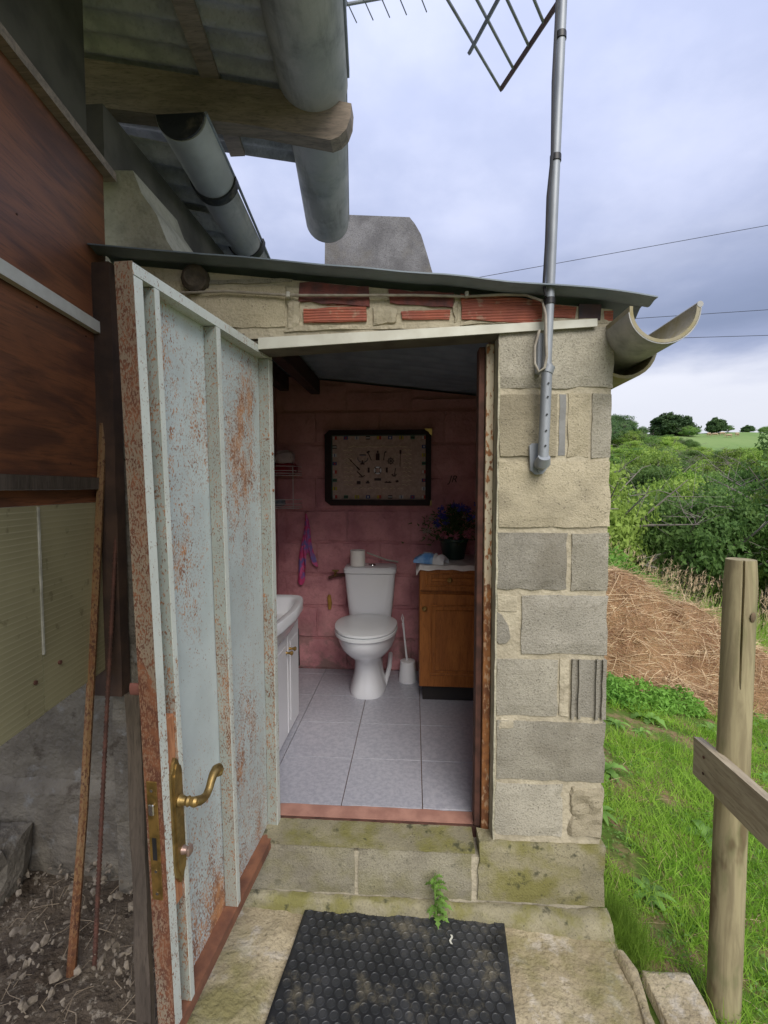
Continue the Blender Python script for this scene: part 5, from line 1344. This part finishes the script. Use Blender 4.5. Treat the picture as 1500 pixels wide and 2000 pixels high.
sh = blades(P, D, L, np.full(n, .0022), .10, 'dry_stalks', 'seed', 3); tag(sh, 'dry pale stalks standing above the nettles', 'dry grass', kind='stuff')
T = P + D * L[:, None] * .93; rep = 11
PP = np.repeat(T, rep, 0) - np.repeat(D, rep, 0) * RNG.uniform(0, .16, n * rep)[:, None]; DD = norm(np.repeat(D, rep, 0) + RNG.normal(0, .35, (n * rep, 3)))
o = blades(PP, DD, RNG.uniform(.03, .08, n * rep), RNG.uniform(.002, .0045, n * rep), .3, 'seed_heads', 'seed', 2); tag(o, 'feathery straw-coloured seed heads on the tall grass', 'dry grass', kind='stuff')

# ------------------------------------------------------------------ trees
def crown_mesh(name, mat, rx, rz, nclump, per, leaf, seed, zc, flat=0):
    r = np.random.default_rng(seed)
    d = norm(r.normal(size=(nclump, 3))); d[:, 2] = np.abs(d[:, 2]) * np.where(r.random(nclump) < .8, 1, -.4)
    rad = r.uniform(.55, 1.0, nclump) ** .6 * r.uniform(.75, 1.12, nclump)
    cc_ = d * rad[:, None] * np.array([rx, rx, rz]); cc_[:, 2] += zc
    cs = r.uniform(.13, .26, nclump) * rx
    n = nclump * per
    P = np.repeat(cc_, per, 0) + norm(r.normal(size=(n, 3))) * (r.random(n) ** .5 * np.repeat(cs, per))[:, None] * np.array([1.15, 1.15, .7])
    nrm = norm(norm(P - np.array([0, 0, zc - rz * .2])) * .9 + r.normal(size=(n, 3)) * .75)
    t1 = norm(np.cross(nrm, r.normal(size=(n, 3)))); t2 = np.cross(nrm, t1)
    s = (leaf * r.uniform(.6, 1.35, n))[:, None]
    V = np.stack([P - t1 * s, P + t2 * s * .5, P + t1 * s, P - t2 * s * .5], 1).reshape(-1, 3); F = np.arange(n * 4).reshape(-1, 4)
    me = bpy.data.meshes.new(name); me.vertices.add(len(V)); me.vertices.foreach_set('co', V.ravel().astype(np.float32))
    me.loops.add(F.size); me.loops.foreach_set('vertex_index', F.ravel().astype(np.int32)); me.polygons.add(n)
    me.polygons.foreach_set('loop_start', np.arange(0, F.size, 4, dtype=np.int32)); me.polygons.foreach_set('loop_total', np.full(n, 4, dtype=np.int32))
    me.update(); me.materials.append(MT[mat]); return me, cc_
def tree_proto(nm, mat, rx, rz, h, nclump, per, leaf, seed, bark='bark', limbs=12, dead=0):
    """returns (crown mesh, trunk mesh, dead-branch mesh)"""
    me, cl_ = crown_mesh('crown', mat, rx, rz, nclump, per, leaf, seed, h - rz)
    rr = random.Random(seed); m = MB()
    top = Vector((rr.uniform(-.2, .2), rr.uniform(-.2, .2), h - rz * .6)); tr = .035 * h * .6
    m.tube([(0, 0, -.6), (rr.uniform(-.1, .1), 0, h * .25), top * .6 + Vector((0, 0, h * .1)), top], [tr, tr * .8, tr * .55, tr * .25], 7)
    for k in range(limbs):
        c = Vector(cl_[rr.randrange(len(cl_))]); s = Vector((0, 0, h * rr.uniform(.2, .6))); mid = s.lerp(c, .5) + Vector((rr.uniform(-.2, .2), rr.uniform(-.2, .2), rr.uniform(-.1, .35))) * rx * .3
        m.tube([s, mid, c], [tr * .4, tr * .25, tr * .07], 5)
    tm_ = m.build('trunk', bark, centre=False, fix=False); tme = tm_.data; bpy.data.objects.remove(tm_)
    dme = None
    if dead:
        m = MB()
        for k in range(dead):
            a = rr.uniform(0, 6.3); s = Vector((cos(a) * rx * .3, sin(a) * rx * .3, h * rr.uniform(.35, .7))); e = s + Vector((cos(a), sin(a), rr.uniform(-.1, .9))) * rx * rr.uniform(.75, 1.25)
            md = s.lerp(e, .5) + Vector((rr.uniform(-.2, .2), rr.uniform(-.2, .2), rr.uniform(-.1, .2))) * rx * .5
            m.tube([s, md, e], [.045, .030, .010], 5)
            for q in range(4):
                b0 = md.lerp(e, rr.random()); m.tube([b0, b0 + Vector((rr.gauss(0, 1), rr.gauss(0, 1), rr.gauss(.4, .6))) * rx * .16, b0 + Vector((rr.gauss(0, 1), rr.gauss(0, 1), rr.gauss(.5, .5))) * rx * .30], [.012, .008, .003], 4)
        d_ = m.build('dead_branches', 'deadwood', centre=False, fix=False); dme = d_.data; bpy.data.objects.remove(d_)
    return me, tme, dme
PT = [tree_proto('a', 'leaf_light', 2.3, 1.9, 4.4, 130, 130, .075, 1, dead=14), tree_proto('b', 'leaf_mid', 2.5, 1.8, 4.2, 140, 130, .075, 2, dead=10),
      tree_proto('c', 'leaf_light', 1.9, 1.7, 3.9, 105, 130, .075, 3, dead=9), tree_proto('d', 'leaf_mid', 2.2, 2.2, 5.0, 130, 130, .075, 4), tree_proto('e', 'leaf_dark', 2.4, 2.0, 4.6, 130, 130, .08, 5, dead=3),
      tree_proto('f', 'leaf_yellow', 1.5, 1.1, 2.6, 70, 120, .07, 6),
      tree_proto('g', 'leaf_dark', 2.5, 2.3, 4.4, 260, 90, .16, 7)]
def cx2(c, y): return math.tan(math.atan(c) - radians(3.7)) * y
def put_tree(i, x, y, s, label, group=None, sz=1.0, cat='tree', name='tree', dz=0):
    cme, tme, dme = PT[i]
    if y > 105: dz -= 1.1 * s
    t = thing(name, label, cat, (x, y, terr(x, y) + dz), group, random.uniform(0, 6.3)); t.scale = (s, s, s * sz)
    for nm, me in (('trunk', tme), ('crown', cme), ('dead_branches', dme)):
        if me is None: continue
        o = bpy.data.objects.new(nm, me); C.objects.link(o); o.parent = t
    return t
random.seed(21)
placed = []
def ok(x, y, d): return all((x - a) ** 2 + (y - b) ** 2 > d * d for a, b in placed)
cnt = 0
for ring_, (y0, y1, num, s0, s1, dist) in enumerate(((10.5, 14, 16, .55, .8, 1.8), (14, 22, 30, .75, 1.05, 2.3), (22, 36, 54, .85, 1.2, 2.8), (36, 60, 80, .9, 1.3, 3.4), (60, 104, 100, 1.0, 1.45, 4.4))):
    k = 0; tr_ = 0
    while k < num and tr_ < 5000:
        tr_ += 1
        y = random.uniform(y0, y1); x = y * random.uniform(.12, 1.12)
        if not ok(x, y, dist): continue
        if y > 78 and x / y > .50 + .14 * (104 - y) / 26: continue
        placed.append((x, y)); k += 1
        i = random.choice((0, 0, 1, 2, 2, 3, 0) if y < 26 else (0, 1, 2, 3, 4) if y < 40 else (0, 1, 1, 2, 3, 0))
        put_tree(i, x, y, random.uniform(s0, s1), 'loose-crowned green tree in the wooded valley', 'trees of the wooded valley', random.uniform(1.0, 1.4) if y < 50 else .85)
put_tree(5, 9.8, 15.5, .9, 'yellow-green bush glowing among darker trees above the fence post', None, 1, 'bush', 'bush', .6)
# wooded left flank of the far hill
for (px, y, s, i) in ((.485, 118, 1.7, 4), (.50, 126, 1.9, 4), (.515, 134, 1.3, 3), (.535, 128, 1.1, 1), (.55, 136, .9, 0), (.57, 128, 1.0, 4), (.59, 130, 1.0, 1), (.605, 126, 1.0, 3), (.625, 126, .9, 1), (.52, 116, 1.6, 0), (.56, 114, 1.5, 1), (.60, 112, 1.4, 0), (.64, 116, 1.3, 1), (.46, 130, 2.0, 4), (.43, 125, 2.0, 4), (.545, 150, 1.0, 4), (.50, 146, 2.1, 4), (.475, 150, 2.2, 1)):
    put_tree(i, cx2(px, y), y, s, 'rounded tree on the wooded left shoulder of the far hill', 'trees on the far hill shoulder')
# skyline trees
put_tree(6, cx2(.612, 158), 158, 2.5, 'largest dark round tree on the skyline', None, .85)
put_tree(1, cx2(.650, 152), 152, 1.3, 'smaller bushy tree right beside the largest skyline tree', None, .8)
put_tree(6, cx2(.708, 164), 164, 1.15, 'dark isolated oval tree standing alone on the ridge', None, 1.2)
put_tree(3, cx2(.733, 165), 165, .8, 'low pale bush just right of the isolated ridge tree', None, .8, 'bush', 'bush')
put_tree(6, cx2(.775, 166), 166, .75, 'dark low tree on the ridge near the right edge', None, .9)
put_tree(1, cx2(.815, 168), 168, 1.0, 'loose tree at the right end of the ridge', None, .9)
put_tree(1, cx2(.845, 168), 168, .9, 'low hedge tree outside the right end of the ridge', None, .8)
# grazing cows far away
cowm = simple('tan_hide', (.46, .34, .22), (.38, .28, .18), 4, .8)
def cow(x, y, r, label):
    t = thing('cow', label, 'cow', (x, y, terr(x, y)), 'cows grazing on the far field', r); t.scale = (.8, .8, .8); WO[t.name] = Vector((0, 0, 0))
    m = MB(); m.tube([(-1.0, 0, 1.05), (-.8, 0, 1.08), (-.2, 0, 1.02), (.45, 0, 1.08), (.8, 0, 1.15), (1.1, 0, .95), (1.35, 0, .6), (1.55, 0, .42)], [.12, .34, .40, .38, .28, .18, .15, .09], 10)
    for lx, ly in ((-.75, .18), (-.75, -.18), (.55, .18), (.55, -.18)): m.tube([(lx, ly, .95), (lx + .04, ly, .5), (lx, ly, 0)], [.15, .08, .06], 6)
    m.tube([(-1.05, 0, 1.1), (-1.15, 0, .7), (-1.13, 0, .4)], [.04, .03, .05], 5)
    m.build('body', cowm, t, centre=False)
    t['group'] = 'cows grazing on the far field'
for (px, y, r, l) in ((.692, 157, .4, 'leftmost tan cow on the far field, below the isolated ridge tree'), (.705, 154, 2.6, 'second tan cow from the left on the far field'), (.720, 158, 0, 'third tan cow from the left on the far field'), (.752, 152, .5, 'rightmost tan cow on the far field'), (.735, 149, 2.8, 'lowest tan cow on the far field')):
    cow(cx2(px, y), y, r, l)
